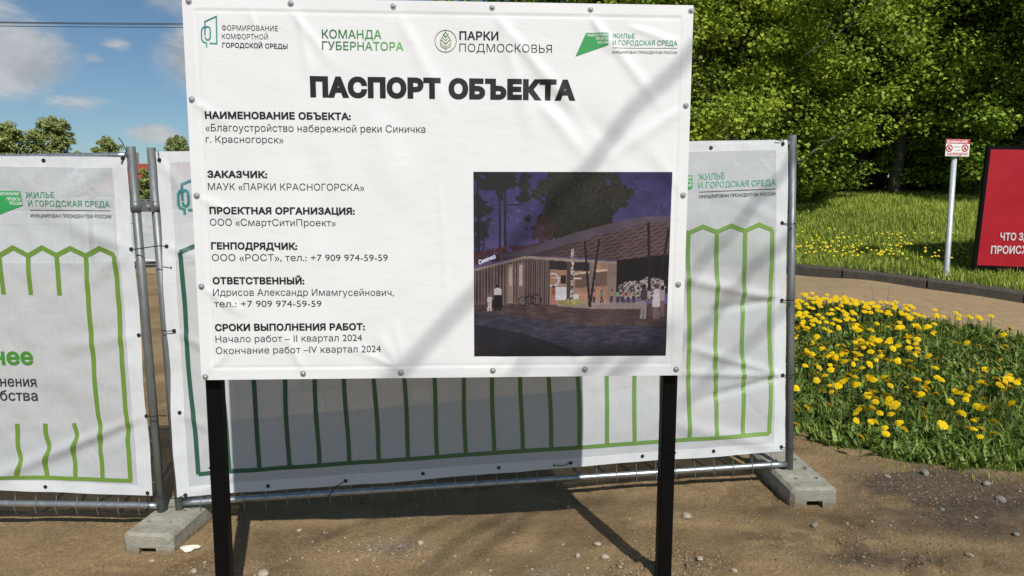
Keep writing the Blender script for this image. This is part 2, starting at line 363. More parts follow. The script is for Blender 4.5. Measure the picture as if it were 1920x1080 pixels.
# ------------------------------------------------------------------ the ground
def lines(parts):
    out = []
    for a, b, st in parts: out += list(np.arange(a, b - 1e-6, st))
    return np.array(out + [parts[-1][1]])
def build_ground():
    xs = lines([(-900, -200, 100), (-200, -60, 20), (-60, -20, 4), (-20, -6, .8), (-6, -3.4, .2), (-3.4, 3.6, .02), (3.6, 7, .09), (7, 20, .7), (20, 60, 4), (60, 200, 20), (200, 900, 100)])
    ys = lines([(-900, -200, 100), (-200, -40, 20), (-40, 0, 4), (0, 2.4, .4), (2.4, 5.3, .02), (5.3, 8, .06), (8, 16, .12), (16, 40, 1.2), (40, 100, 5), (100, 200, 20), (200, 900, 100)])
    X, Y = np.meshgrid(xs, ys); Z = height(X, Y)
    nx, ny = len(xs), len(ys); V = np.c_[X.ravel(), Y.ravel(), Z.ravel()]
    i = np.arange(ny - 1)[:, None] * nx + np.arange(nx - 1)[None]; F = np.stack([i, i + 1, i + nx + 1, i + nx], -1).reshape(-1, 4)
    m, nt, N, L, P = newmat('soil'); P.inputs['Roughness'].default_value = .95; P.inputs['Specular IOR Level'].default_value = .15
    tc = N.new('ShaderNodeTexCoord'); co = tc.outputs['Object']
    def noise(scale, det=6, rough=.6):
        n = N.new('ShaderNodeTexNoise'); n.inputs['Scale'].default_value = scale; n.inputs['Detail'].default_value = det; n.inputs['Roughness'].default_value = rough; L.new(co, n.inputs[0]); return n.outputs[0]
    def ramp(src, stops):
        r = N.new('ShaderNodeValToRGB'); L.new(src, r.inputs[0]); e = r.color_ramp.elements
        while len(e) < len(stops): e.new(.5)
        for q, (p, c) in zip(e, stops): q.position = p; q.color = (*c, 1)
        return r.outputs[0]
    def mix(f, a, b):
        x = N.new('ShaderNodeMix'); x.data_type = 'RGBA'
        if isinstance(f, float): x.inputs['Factor'].default_value = f
        else: L.new(f, x.inputs['Factor'])
        for s_, k in ((a, 'A'), (b, 'B')):
            if isinstance(s_, tuple): x.inputs[k].default_value = (*s_, 1)
            else: L.new(s_, x.inputs[k])
        return x.outputs['Result']
    def attr(n):
        a = N.new('ShaderNodeAttribute'); a.attribute_name = n; return a.outputs['Fac']
    base = ramp(noise(2.2, 7, .62), [(.28, (.170, .112, .054)), (.5, (.295, .203, .100)), (.72, (.40, .288, .158))])
    fine = ramp(noise(70, 6, .7), [(.34, (.07, .045, .024)), (.52, (.27, .187, .098)), (.68, (.46, .34, .205))])
    c = mix(.5, base, fine)
    vo = N.new('ShaderNodeTexVoronoi'); vo.inputs['Scale'].default_value = 55; L.new(co, vo.inputs[0])
    spk = ramp(vo.outputs['Distance'], [(.10, (1, 1, 1)), (.17, (0, 0, 0))]); vr = N.new('ShaderNodeSeparateColor'); L.new(vo.outputs['Color'], vr.inputs[0])
    g = N.new('ShaderNodeMath'); g.operation = 'GREATER_THAN'; L.new(vr.outputs[0], g.inputs[0]); g.inputs[1].default_value = .95
    mm = N.new('ShaderNodeMath'); mm.operation = 'MULTIPLY'; L.new(g.outputs[0], mm.inputs[0]); L.new(spk, mm.inputs[1])
    c = mix(mm.outputs[0], c, (.40, .34, .27))
    c = mix(attr('damp'), c, ramp(noise(30, 6, .7), [(.3, (.055, .033, .018)), (.7, (.20, .13, .070))]))
    c = mix(attr('dark'), c, ramp(noise(45, 5, .7), [(.35, (.035, .026, .020)), (.7, (.15, .115, .09))]))
    c = mix(attr('pale'), c, ramp(noise(60, 5, .7), [(.35, (.09, .065, .04)), (.65, (.34, .28, .20))]))
    turf = ramp(noise(6, 6, .7), [(.35, (.03, .05, .012)), (.65, (.09, .105, .028))])
    c = mix(attr('cover'), c, turf); L.new(c, P.inputs['Base Color'])
    b = N.new('ShaderNodeBump'); b.inputs['Strength'].default_value = .75; b.inputs['Distance'].default_value = .016; L.new(noise(42, 8, .75), b.inputs['Height']); L.new(b.outputs[0], P.inputs['Normal'])
    o = mesh('ground', V, F, m, smooth=True); tag(o, kind='structure')
    x, y = X.ravel(), Y.ravel(); kd = kdist(x, y)
    cover = np.maximum(meadow(x, y) * 1.0, sstep(.05, .2, kd)); cover = np.maximum(cover, (y > 16) * .8 * (x < 0) * sstep(19.5, 20.5, y)); cover = np.maximum(cover, sstep(7, 9, x))
    n = fbm(x * 4, y * 4, 4)
    e = lambda px, py, rx, ry: np.exp(-((x - hit(px, py)[0]) / rx) ** 2 - ((y - hit(px, py)[1]) / ry) ** 2)
    dark = np.clip(2.3 * e(1785, 930, .42, .40) * sstep(.3, .6, n + .12) + .8 * e(1640, 1050, .35, .12) * sstep(.4, .6, n), 0, .85)
    pale = np.clip(1.3 * (e(730, 1035, .17, .10) + .7 * e(1010, 1090, .3, .1) + .6 * e(480, 1070, .3, .08)) * sstep(.38, .58, n), 0, .8)
    damp = np.clip((1.2 * e(1560, 1010, .5, .2) + 1.0 * e(1420, 935, .25, .16) + .9 * e(1730, 1060, .5, .16) + .8 * e(1245, 1070, .3, .12) + .7 * e(330, 1070, .5, .1) + .5 * e(600, 1000, .5, .1)) * sstep(.36, .56, fbm(x * 7 + 2, y * 7, 4)) + .45 * sstep(.5, .62, fbm(x * 2.2 + 9, y * 2.2, 4)), 0, .6)
    for nm, a in (('damp', damp), ('cover', cover), ('dark', dark), ('pale', pale)):
        at_ = o.data.attributes.new(nm, 'FLOAT', 'POINT'); at_.data.foreach_set('value', a.astype(np.float32))
    return o
build_ground()
# footpath: its own sheet, a couple of centimetres over the ground
def build_path():
    t = np.arange(-14, 26, .12); s = np.linspace(-1.78, .02, 24); V = []
    T, S = np.meshgrid(t, s, indexing='ij'); X = KP[0] + KD[0] * T + KN[0] * S; Y = KP[1] + KD[1] * T + KN[1] * S
    wob = (fbm(T * 2.5, S * 0 + 3, 3) - .45) * .25 * (S < -1.7); X = X + KN[0] * wob; Y = Y + KN[1] * wob
    Z = hbase(X, Y) + .022 - .03 * (S < -1.72)
    n, k = T.shape; i = np.arange(n - 1)[:, None] * k + np.arange(k - 1)[None]; F = np.stack([i, i + k, i + k + 1, i + 1], -1).reshape(-1, 4)
    m = mat('path_grit', (.36, .265, .155), .95, col2=(.26, .185, .105), scale=9, bump=.5, bscale=90, spec=.1)
    o = mesh('path', np.c_[X.ravel(), Y.ravel(), Z.ravel()], F, m, smooth=True); tag(o, kind='structure')
build_path()
def build_kerb():
    mb = MB(); L_ = .98; y = math.atan2(KD[1], KD[0])
    for k in range(-13, 24):
        t0 = k * L_ + .006; t1 = t0 + L_ - .022; dz = random.uniform(-.008, .008); ds = random.uniform(-.012, .012)
        sec = [(-.02 + ds, -.12), (-.02 + ds, .125), (.0 + ds, .148), (.13 + ds, .15), (.15 + ds, .13), (.15 + ds, -.12)]
        V = []
        for t in (t0, t1):
            c = KP + KD * t; z = float(hbase(np.array([c[0]]), np.array([c[1]]))[0]) + dz
            for s_, h_ in sec: V.append((c[0] + KN[0] * s_, c[1] + KN[1] * s_, z + h_))
        n = len(sec); F = [tuple(range(n)), tuple(range(2 * n - 1, n - 1, -1))] + [(i, i + n, (i + 1) % n + n, (i + 1) % n) for i in range(n)]
        mb.add(V, F)
    o = mb.build('kerb', mat('kerb_concrete', (.062, .053, .040), .9, var=.35, scale=12, bump=.5, bscale=70)); tag(o, kind='structure')
build_kerb()

# ------------------------------------------------------------------ information board
PRINT = attrmat('printing_ink', .45)
STEEL = mat('screw_steel', (.42, .42, .42), .45, .6)
DARKST = mat('grommet_metal', (.07, .07, .07), .4, .8)
BLACKP = mat('black_paint', (.0035, .0035, .004), .42, 0, bump=.06, bscale=120, spec=.12)
def folds(rs):
    def f(u, v):
        w = np.zeros(np.shape(u))
        for u0, v0, u1, v1, s, a in rs:
            d = np.array([u1 - u0, v1 - v0]); L_ = np.hypot(*d); d /= L_
            t = (u - u0) * d[0] + (v - v0) * d[1]; n = -(u - u0) * d[1] + (v - v0) * d[0]
            sp = s * (1 + .8 * np.clip(t / L_, 0, 1)); w = w + a * np.exp(-(n / sp) ** 2) * sstep(-.02 * L_ - .02, .2 * L_, t) * (1 - sstep(.55 * L_, L_, t))
        return w
    return f
def B(px, py): return tuple(BOARD.uv(px, py))
_bf = folds([(*B(925, 25), *B(1160, 310), .018, .0075), (*B(935, 30), *B(1010, 300), .02, .005), (*B(1108, 30), *B(1260, 230), .015, .0065), (*B(985, 150), *B(1240, 330), .03, -.0070), (*B(1010, 190), *B(1120, 320), .02, .006),
             (*B(745, 25), *B(860, 250), .02, .0045), (*B(545, 20), *B(640, 140), .014, .0045), (*B(560, 22), *B(585, 170), .012, .004), (*B(470, 20), *B(495, 110), .010, .004), (*B(1285, 200), *B(1090, 330), .02, .005), (*B(1280, 366), *B(1200, 250), .02, .004),
             (*B(570, 695), *B(520, 600), .014, .005), (*B(752, 695), *B(700, 610), .016, .006), (*B(756, 695), *B(740, 590), .012, .0045), (*B(752, 693), *B(640, 640), .012, .005), (*B(925, 690), *B(990, 600), .02, .004), (*B(1096, 690), *B(1040, 600), .02, .0045), (*B(370, 370), *B(480, 420), .016, .005), (*B(380, 537), *B(470, 600), .014, .005),
             (*B(362, 190), *B(440, 240), .014, .0045), (*B(386, 700), *B(450, 640), .012, .005), (*B(1110, 35), *B(1150, 110), .010, .005), (*B(1180, 50), *B(1290, 90), .012, .005), (*B(820, 300), *B(850, 700), .012, .0018), (*B(700, 200), *B(760, 420), .05, .006), (*B(560, 260), *B(640, 480), .05, -.005)])
def wboard(u, v):
    u = np.asarray(u, float); v = np.asarray(v, float)
    w = _bf(u, v) * .8 + (fbm(u * 3 + 9, v * 3, 3) - .45) * .010 + (fbm(u * 14, v * 9, 2) - .37) * .0014
    ex = np.minimum(np.minimum(BW / 2 - np.abs(u), v), BH - v); w = w * sstep(-.01, .06, ex)
    hem = np.exp(-((ex - .05) / .004) ** 2) * -.0022 + sstep(.05, .044, ex) * 0.0012 * (ex < .06)
    return w + hem + .004
def sheet(name, plane, u0, u1, v0, v1, nu, nv, wf, m, parent, edge=None, fmat=None, mats=None, thick=.0012):
    U, Vv = np.meshgrid(np.linspace(u0, u1, nu), np.linspace(v0, v1, nv)); W = wf(U.ravel(), Vv.ravel())
    A = np.c_[U.ravel(), Vv.ravel(), W]
    if edge is not None: A = edge(A)
    P = plane.many(A); i = np.arange(nv - 1)[:, None] * nu + np.arange(nu - 1)[None]; F = np.stack([i, i + 1, i + nu + 1, i + nu], -1).reshape(-1, 4)
    o = mesh(name, P, F, m, parent, True, mats=mats, fmat=fmat(A[F].mean(1)) if fmat else None)
    return o
def vinyl():
    m, nt, N, L, P = newmat('white_vinyl'); P.inputs['Roughness'].default_value = .5; P.inputs['Specular IOR Level'].default_value = .35
    tc = N.new('ShaderNodeTexCoord'); n = N.new('ShaderNodeTexNoise'); n.inputs['Scale'].default_value = 3; n.inputs['Detail'].default_value = 6; L.new(tc.outputs['Object'], n.inputs[0])
    r = N.new('ShaderNodeValToRGB'); L.new(n.outputs[0], r.inputs[0]); r.color_ramp.elements[0].color = (.67, .67, .67, 1); r.color_ramp.elements[1].color = (.73, .73, .73, 1); L.new(r.outputs[0], P.inputs['Base Color'])
    mp = N.new('ShaderNodeMapping'); mp.inputs['Rotation'].default_value = (0, .7, 0); mp.inputs['Scale'].default_value = (9, 9, 22); L.new(tc.outputs['Object'], mp.inputs[0])
    n2 = N.new('ShaderNodeTexNoise'); n2.inputs['Scale'].default_value = 1; n2.inputs['Detail'].default_value = 4; n2.inputs['Distortion'].default_value = .6; L.new(mp.outputs[0], n2.inputs[0])
    b = N.new('ShaderNodeBump'); b.inputs['Strength'].default_value = .16; b.inputs['Distance'].default_value = .008; L.new(n2.outputs[0], b.inputs['Height']); L.new(b.outputs[0], P.inputs['Normal'])
    return m
VINYL = vinyl()
INK = (.012, .012, .013); GREY = (.03, .03, .032); TEAL = srgb(70, 150, 120); DKG = srgb(52, 100, 95); FLAG = srgb(58, 146, 80)
board = empty('information_board', BOARD(0, -1.05, 0), 'large white project information board with a night view picture, standing on two black posts', 'sign board')
cloth = sheet('banner', BOARD, -BW / 2, BW / 2, 0, BH, 320, 250, wboard, VINYL, board)
bp = Print(BOARD, wboard, .0013)
def put(name, rows):
    for r in rows: bp.text(*r[:5], **(r[5] if len(r) > 5 else {}))
    bp.build(name, PRINT, cloth)
def Z1(x, y): return (340 + x / 3.6, y / 3.6)
def Z2(x, y): return (800 + x / 3.6, y / 3.6)
def Z3(x, y): return (340 + x / 2.512, 290 + y / 2.512)
BO = dict(bold=.034)
put('city_logo_lettering', [('ФОРМИРОВАНИЕ', Z1(277, 207), Z1(655, 212), 9.8, GREY), ('КОМФОРТНОЙ', Z1(278, 264), Z1(588, 269), 9.6, GREY), ('ГОРОДСКОЙ СРЕДЫ', Z1(280, 322), Z1(720, 331), 9.2, INK, dict(bold=.022))])
def house_mark(pr, f, wid, c1, c2):
    pr.line([f(*p) for p in ((163, 240), (163, 148), (240, 113), (243, 296), (193, 294))], wid, c2, c1)
    pr.line([f(*p) for p in ((174, 320), (174, 292), (150, 284), (140, 264), (140, 206), (150, 188), (163, 183))], wid, c1, c2)
    pr.line([f(*p) for p in ((163, 196), (171, 184), (184, 182), (195, 190), (199, 206), (199, 252), (193, 267), (181, 272), (169, 266), (164, 250))], wid, c2, c1)
house_mark(bp, Z1, .0052, srgb(70, 160, 130), srgb(50, 115, 135)); bp.build('house_emblem', PRINT, cloth, .0002)
put('governor_team_lettering', [('КОМАНДА', Z1(950, 258), Z1(1352, 262), 16.4, srgb(50, 95, 65), dict(bold=.012, col2=srgb(70, 150, 75))), ('ГУБЕРНАТОРА', Z1(952, 336), Z1(1500, 343), 16, srgb(48, 90, 65), dict(bold=.012, col2=srgb(90, 170, 75)))])
put('parks_lettering', [('ПАРКИ', Z2(221, 268), Z2(484, 272), 16, INK, dict(bold=.026)), ('ПОДМОСКОВЬЯ', Z2(221, 350), Z2(844, 359), 15.4, INK, dict(bold=-.006))])
cc = (128, 278)
bp.line([Z2(cc[0] + 72 * math.cos(a), cc[1] + 74 * math.sin(a)) for a in np.linspace(0, 2 * math.pi, 40)[:-1]], .0022, srgb(60, 90, 70), cyc=True)
LG, LY = srgb(60, 110, 75), srgb(150, 170, 70)
bp.line([Z2(128, 352), Z2(128, 216)], .0022, LY)
bp.line([Z2(128, 212), Z2(110, 245), Z2(92, 275), Z2(96, 312), Z2(128, 332), Z2(160, 312), Z2(165, 275), Z2(146, 245)], .0024, LG, LY, cyc=True)
for k in range(4):
    yy = 320 - k * 22
    for sg in (-1, 1): bp.line([Z2(128, yy), Z2(128 + sg * (34 - k * 5), yy - 28)], .0026, LG if k % 2 else LY)
bp.build('leaf_emblem', PRINT, cloth, .0002)
def flag_poly(pr, f, pts, col):
    a, b, c, d = [pr.uv(f(*p)) for p in pts]   # top-left, top-right, right-bottom, left tip
    n = 6
    for i in range(n):
        l = lambda p, q, t: p + (q - p) * t
        pr.quad(l(d, c, i / n), l(d, c, (i + 1) / n), l(a, b, (i + 1) / n), l(a, b, i / n), col)
flag_poly(bp, Z2, ((1075, 223), (1225, 223), (1225, 305), (1003, 383)), FLAG); fl = bp.build('national_projects_flag', PRINT, cloth)
WH = (.78, .78, .77)
for s_, l, r in (('НАЦИОНАЛЬНЫЕ', Z2(1080, 247), Z2(1222, 247)), ('ПРОЕКТЫ', Z2(1142, 271), Z2(1222, 271)), ('РОССИИ', Z2(1153, 297), Z2(1222, 297))): bp.text(s_, l, r, 4.9, WH, .012)
bp.build('flag_lettering', PRINT, cloth, .0006)
HC = srgb(72, 150, 112)
put('housing_logo_lettering', [('ЖИЛЬЕ', Z2(1253, 257), Z2(1403, 260), 8.8, HC, dict(bold=.008)), ('И ГОРОДСКАЯ СРЕДА', Z2(1253, 305), Z2(1688, 310), 9.2, HC, dict(bold=.008)), ('ИНИЦИИРОВАН ПРЕЗИДЕНТОМ РОССИИ', Z2(1250, 363), Z2(1688, 366), 5, GREY)])
bp.line([Z2(1252, 325), Z2(1688, 328)], .0014, (.08, .08, .08)); bp.build('logo_rule', PRINT, cloth)
put('title_lettering', [('ПАСПОРТ ОБЪЕКТА', (582.2, 179.5), (1078.6, 186), 36.5, INK, dict(bold=.068))])
HEAD = [('НАИМЕНОВАНИЕ ОБЪЕКТА:', Z1(163, 800), Z1(1145, 808), 13.3), ('ЗАКАЗЧИК:', Z3(124, 107), Z3(407, 109), 12.9), ('ПРОЕКТНАЯ ОРГАНИЗАЦИЯ:', Z3(134, 278), Z3(818, 281), 12.9), ('ГЕНПОДРЯДЧИК:', Z3(142, 444), Z3(548, 446), 12.9), ('ОТВЕТСТВЕННЫЙ:', Z3(150, 608), Z3(581, 609), 12.9), ('СРОКИ ВЫПОЛНЕНИЯ РАБОТ:', Z3(160, 829), Z3(866, 824), 12.9)]
for h_ in HEAD: put('heading_lettering', [(*h_, INK, dict(bold=.045))])
BODY = [[('«Благоустройство набережной реки Синичка', Z1(166, 886), Z1(1648, 897), 13.9), ('г. Красногорск»', Z1(168, 963), Z1(692, 967), 13.3)], [('МАУК «ПАРКИ КРАСНОГОРСКА»', Z3(127, 166), Z3(862, 170), 13)], [('ООО «СмартСитиПроект»', Z3(136, 334), Z3(728, 337), 13)], [('ООО «РОСТ», тел.: +7 909 974-59-59', Z3(146, 500), Z3(973, 500), 12.7)],
        [('Идрисов Александр Имамгусейнович,', Z3(153, 664), Z3(1002, 664), 13), ('тел.: +7 909 974-59-59', Z3(156, 717), Z3(661, 716), 12.4)], [('Начало работ – II квартал 2024', Z3(163, 884), Z3(852, 876), 12.8), ('Окончание работ –IV квартал 2024', Z3(165, 938), Z3(941, 928), 12.8)]]
for rows in BODY: put('body_lettering', [(*r, GREY) for r in rows])

# the printed picture: an evening view of a park pavilion, as coloured cells on the cloth
def paint_picture(nx, ny):
    X, Y = np.meshgrid((np.arange(nx) + .5) / nx, (np.arange(ny) + .5) / ny)      # y down
    px = 71 + X * 957; py = 57 + Y * 888; img = np.zeros((ny, nx, 3)); rr = np.random.default_rng(11)
    n1 = fbm(px / 40, py / 40, 4); n2 = fbm(px / 9, py / 9, 2); n3 = rr.random((ny, nx)); wob = (fbm(px / 28, py / 28, 3) - .45) * 60
    def put_(mask, c, k=1.0):
        c = np.asarray(c, float); c = np.broadcast_to(c, img.shape) if c.ndim < 3 else c
        k = np.broadcast_to(np.asarray(k, float), mask.shape); mk = (mask * k)[..., None]; img[:] = img * (1 - mk) + c * mk
    poly = lambda *p: inpoly(px, py, p)
    def ln(x0, y0, x1, y1, w0, w1=None):
        w1 = w0 if w1 is None else w1; d = np.hypot(x1 - x0, y1 - y0); t = np.clip(((px - x0) * (x1 - x0) + (py - y0) * (y1 - y0)) / d ** 2, 0, 1)
        return np.hypot(px - x0 - t * (x1 - x0), py - y0 - t * (y1 - y0)) < (w0 + (w1 - w0) * t) / 2
    g = (py - 57) / 400
    sky = np.stack([48 + 34 * g, 42 + 26 * g, 98 + 26 * g], -1) * (.8 + .4 * n1[..., None]); put_(np.ones((ny, nx)), sky)
    put_((n3 > .9985) & (py < 300), (150, 150, 190))
    dk = np.stack([22 + 30 * n2, 22 + 26 * n2, 24 + 14 * n2], -1)
    put_(np.hypot((px - 190) / 150, (py - 95) / 75) + (n1 - .45) * 2.2 + (n2 - .4) * .6 < 1, dk); put_(np.hypot((px - 95) / 50, (py - 250) / 140) + (n1 - .45) * 2.5 < .9, dk, .85); put_(np.hypot((px - 290) / 50, (py - 180) / 22) + (n1 - .45) * 2 < 1, dk)
    for x_, w_ in ((92, 13), (195, 10), (222, 11)): put_(ln(x_, 90, x_ + 2, 455, w_ * .8, w_), (34, 27, 32))
    put_(ln(222, 212, 300, 213, 5), (34, 27, 32)); put_(ln(100, 270, 135, 345, 4), (34, 27, 32))
    big = np.stack([34 + 46 * n2, 33 + 38 * n2, 24 + 22 * n2], -1) * (.55 + n3[..., None] * .6)
    put_(np.hypot((px - 590) / 218, (py - 165) / 150) + (n1 - .45) * 1.1 + (n2 - .4) * .35 < 1, big); put_(np.hypot((px - 560) / 205, (py - 290) / 105) + (n1 - .45) * 1.2 + (n2 - .4) * .4 < 1, big * .8)
    put_(np.hypot((px - 405) / 55, (py - 330) / 75) + (n1 - .45) * 1.6 < .9, np.stack([50 + 40 * n2, 30 + 18 * n2, 26 + 10 * n2], -1), .7)
    put_(poly((70, 440), (150, 420), (250, 405), (330, 405), (420, 385), (420, 440), (200, 480), (70, 500)) & (n2 > .25), np.stack([50 + 55 * n2, 24 + 18 * n2, 32 + 20 * n2], -1))
    for a in ((548, 250, 552, 215), (740, 230, 760, 160), (965, 260, 968, 170), (968, 215, 985, 175), (966, 205, 952, 180)): put_(ln(*a, 2.6, .8), (100, 92, 110), .6)
    # pavilion
    put_(poly((770, 440), (1030, 430), (1030, 640), (770, 640)), (24, 17, 20))
    slat = ((px / 15) % 1 < .45); put_(poly((70, 515), (320, 462), (442, 472), (442, 690), (70, 690)), np.where(slat[..., None], (128, 100, 96), (74, 54, 54)) * (.8 + .4 * n1[..., None]))
    put_(poly((235, 498), (262, 492), (262, 686), (235, 686)), (150, 122, 108)); put_(poly((282, 490), (312, 484), (312, 686), (282, 686)), (120, 92, 88)); put_(poly((290, 500), (306, 497), (306, 600), (290, 600)), (215, 190, 175), .7); put_(poly((244, 510), (256, 508), (256, 600), (244, 600)), (215, 190, 175), .6)
    put_(poly((318, 465), (440, 474), (440, 690), (318, 690)), np.where(((px / 11) % 1 < .5)[..., None], (112, 88, 84), (62, 47, 48)))
    put_(poly((442, 476), (770, 490), (770, 690), (442, 690)), np.stack([138 + 60 * n1, 98 + 42 * n1, 78 + 30 * n1], -1)); put_(poly((442, 476), (640, 480), (640, 530), (442, 520)), (45, 34, 38))
    put_(poly((560, 538), (726, 518), (726, 528), (560, 546)), (220, 195, 170), .8); put_(poly((566, 548), (726, 530), (726, 600), (566, 610)), (112, 80, 70))
    put_(poly((470, 605), (525, 605), (525, 668), (470, 668)), (205, 198, 205)); put_(poly((476, 585), (520, 585), (520, 604), (476, 604)), (150, 130, 125)); put_(poly((495, 550), (522, 550), (522, 590), (495, 590)), (36, 30, 34))
    r_ = np.hypot(px - 455, py - 570); put_((abs(r_ - 30) < 4) & (px > 440), (190, 175, 190)); put_(poly((560, 640), (586, 640), (586, 668), (560, 668)), (190, 185, 190))
    put_(np.hypot((px - 577) / 20, (py - 565) / 4) < 1, (240, 215, 190)); put_(np.hypot((px - 470) / 25, (py - 560) / 3) < 1, (220, 200, 190), .7)
    for x0, x1, c in ((524, 542, (78, 58, 55)), (636, 664, (128, 104, 98)), (728, 770, (132, 108, 102))): put_(poly((x0, 482), (x1, 482), (x1, 688), (x0, 688)), c)
    put_(poly((70, 518), (320, 455), (440, 462), (770, 484), (770, 496), (440, 476), (320, 468), (70, 530)), (150, 126, 116))
    dia = (np.abs(((px + (py - 300) * 1.6) / 40) % 1 - .5) + np.abs(((py + px * .17) / 17) % 1 - .5)) < .56
    under = np.where(dia[..., None], (104, 76, 76), (74, 52, 55)) * (.52 + .25 * n1[..., None] + .38 * X[..., None])
    put_(poly((330, 452), (500, 405), (700, 345), (880, 303), (960, 293), (1030, 297), (1030, 447), (900, 462), (770, 477), (560, 463), (400, 458)), under)
    put_(poly((195, 452), (300, 425), (420, 390), (560, 345), (700, 308), (830, 279), (920, 265), (1030, 267), (1030, 300), (960, 294), (880, 306), (700, 347), (500, 409), (330, 454), (200, 470)), np.stack([72 + 22 * X, 60 + 14 * X, 78 + 10 * X], -1))
    put_(poly((330, 452), (500, 407), (560, 400), (420, 452)), (60, 46, 50), .8)
    # ground
    gr = np.stack([78 + 40 * (n1 - .45), 58 + 30 * (n1 - .45), 58 + 26 * (n1 - .45)], -1) * (.72 + .55 * fbm(px / 26, py / 5, 3)[..., None])
    put_(py + wob * .1 > 690, gr); put_(poly((480, 690), (560, 676), (900, 678), (890, 712), (640, 712), (480, 700)), np.stack([140 + 30 * n1, 120 + 26 * n1, 116 + 24 * n1], -1), .85)
    pav = np.stack([52 + 20 * n1, 47 + 18 * n1, 64 + 22 * n1], -1) * (.55 + .9 * fbm(px / 30 + py / 40, py / 6, 3)[..., None])
    put_(poly((60, 722), (300, 752), (650, 795), (1030, 800), (1030, 960), (60, 960)), pav); put_(poly((60, 785), (300, 830), (520, 900), (600, 960), (60, 960)), (30, 26, 34), .75); put_(poly((60, 888), (120, 902), (210, 960), (60, 960)), np.where(((px / 9) % 1 < .5)[..., None], (62, 48, 46), (38, 30, 32)))
    put_((py > 860), (24, 21, 28), sstep(860, 945, py) * .6)
    # planting, struts, people
    put_(np.hypot((px - 555) / 62, (py - 680) / 15) + (n2 - .4) * 1.4 < 1, np.stack([120 + 80 * n2, 112 + 70 * n2, 60 + 50 * n2], -1)); put_(ln(551, 430, 549, 665, 15), np.where(((n2 > .42) | (n3 > .8))[..., None], (190, 178, 178), (48, 38, 40)))
    put_(np.hypot((px - 900) / 112, (py - 622) / 55) + (n1 - .45) * 1.0 < 1, np.where((n2 + (n3 - .5) * .4 > .4)[..., None], (176, 158, 160), (64, 48, 52)))
    for a in ((610, 390, 640, 700, 11), (680, 380, 642, 700, 11), (920, 300, 935, 620, 14), (1020, 330, 988, 560, 13), (945, 455, 952, 560, 6)): put_(ln(*a), (34, 26, 32))
    for cx_, cy_, r0 in ((310, 675, 21), (376, 668, 24), (345, 670, 18)): put_(abs(np.hypot(px - cx_, py - cy_) - r0) < 2.4, (30, 24, 28))
    put_(ln(310, 675, 345, 640, 4) | ln(345, 640, 376, 668, 4) | ln(330, 640, 390, 640, 4), (30, 24, 28))
    def person(x, y0, y1, top, bot, w, hair=(46, 34, 34)):
        H = y1 - y0; put_(np.hypot((px - x) / (H * .065), (py - y0 - H * .07) / (H * .075)) < 1, hair)
        put_(poly((x - w, y0 + H * .2), (x - w * .5, y0 + H * .14), (x + w * .5, y0 + H * .14), (x + w, y0 + H * .2), (x + w * .8, y0 + H * .5), (x - w * .8, y0 + H * .5)), top)
        put_(poly((x - w * .7, y0 + H * .47), (x + w * .7, y0 + H * .47), (x + w * .9, y1 - H * .02), (x + w * .2, y1), (x, y0 + H * .7), (x - w * .2, y1), (x - w * .9, y1 - H * .02)), bot)
    person(187, 592, 722, (205, 190, 195), (28, 22, 26), 19); put_(poly((168, 645), (206, 645), (212, 704), (160, 704)), (24, 19, 23)); person(147, 640, 724, (200, 188, 192), (190, 170, 172), 13, (120, 96, 90))
    person(460, 598, 694, (150, 70, 66), (175, 110, 102), 11); person(908, 592, 764, (66, 56, 66), (140, 126, 130), 18); person(972, 592, 764, (186, 172, 180), (120, 92, 90), 16, (80, 56, 50)); put_(poly((956, 640), (988, 640), (994, 704), (950, 704)), (186, 174, 182)); person(1000, 600, 755, (150, 130, 134), (110, 84, 84), 14)
    for x_ in (662, 698, 748, 778, 806, 832, 858): person(x_, 618 + (x_ % 9), 686, (110 + (x_ * 7) % 80, 96 + (x_ * 5) % 60, 100), (60, 46, 52), 8)
    lum = img.mean(-1, keepdims=True); img = (lum + (img - lum) * .8) * (.86 + .14 * n3[..., None]) * (.9 + .25 * (fbm(px / 90, py / 60, 2)[..., None] - .37))
    c = np.clip(img, 0, 255) / 255; return np.where(c <= .04045, c / 12.92, ((c + .055) / 1.055) ** 2.4)
def build_picture():
    nx, ny = 300, 280; C = paint_picture(nx, ny)
    co = [np.array(BOARD.uv(*p)) for p in ((889.2, 667.6), (1247.8, 666.4), (1259.9, 322.6), (887.6, 322.2))]
    S, T = np.meshgrid(np.linspace(0, 1, nx + 1), np.linspace(1, 0, ny + 1)); S = S[..., None]; T = T[..., None]
    A = (co[0] * (1 - S) + co[1] * S) * (1 - T) + (co[3] * (1 - S) + co[2] * S) * T; A = A.reshape(-1, 2)
    V = BOARD.many(np.c_[A, wboard(A[:, 0], A[:, 1]) + .0013]); k = nx + 1
    i = np.arange(ny)[:, None] * k + np.arange(nx)[None]; F = np.stack([i, i + k, i + k + 1, i + 1], -1).reshape(-1, 4)
    o = mesh('picture', V, F, PRINT, cloth, True); face_colors(o, C.reshape(-1, 3))
    bp.text('Синичка', (898, 496), (929, 484), 9, srgb(215, 215, 240), .02, slant=.25); bp.build('picture_lettering', PRINT, o, .0008)
build_picture()
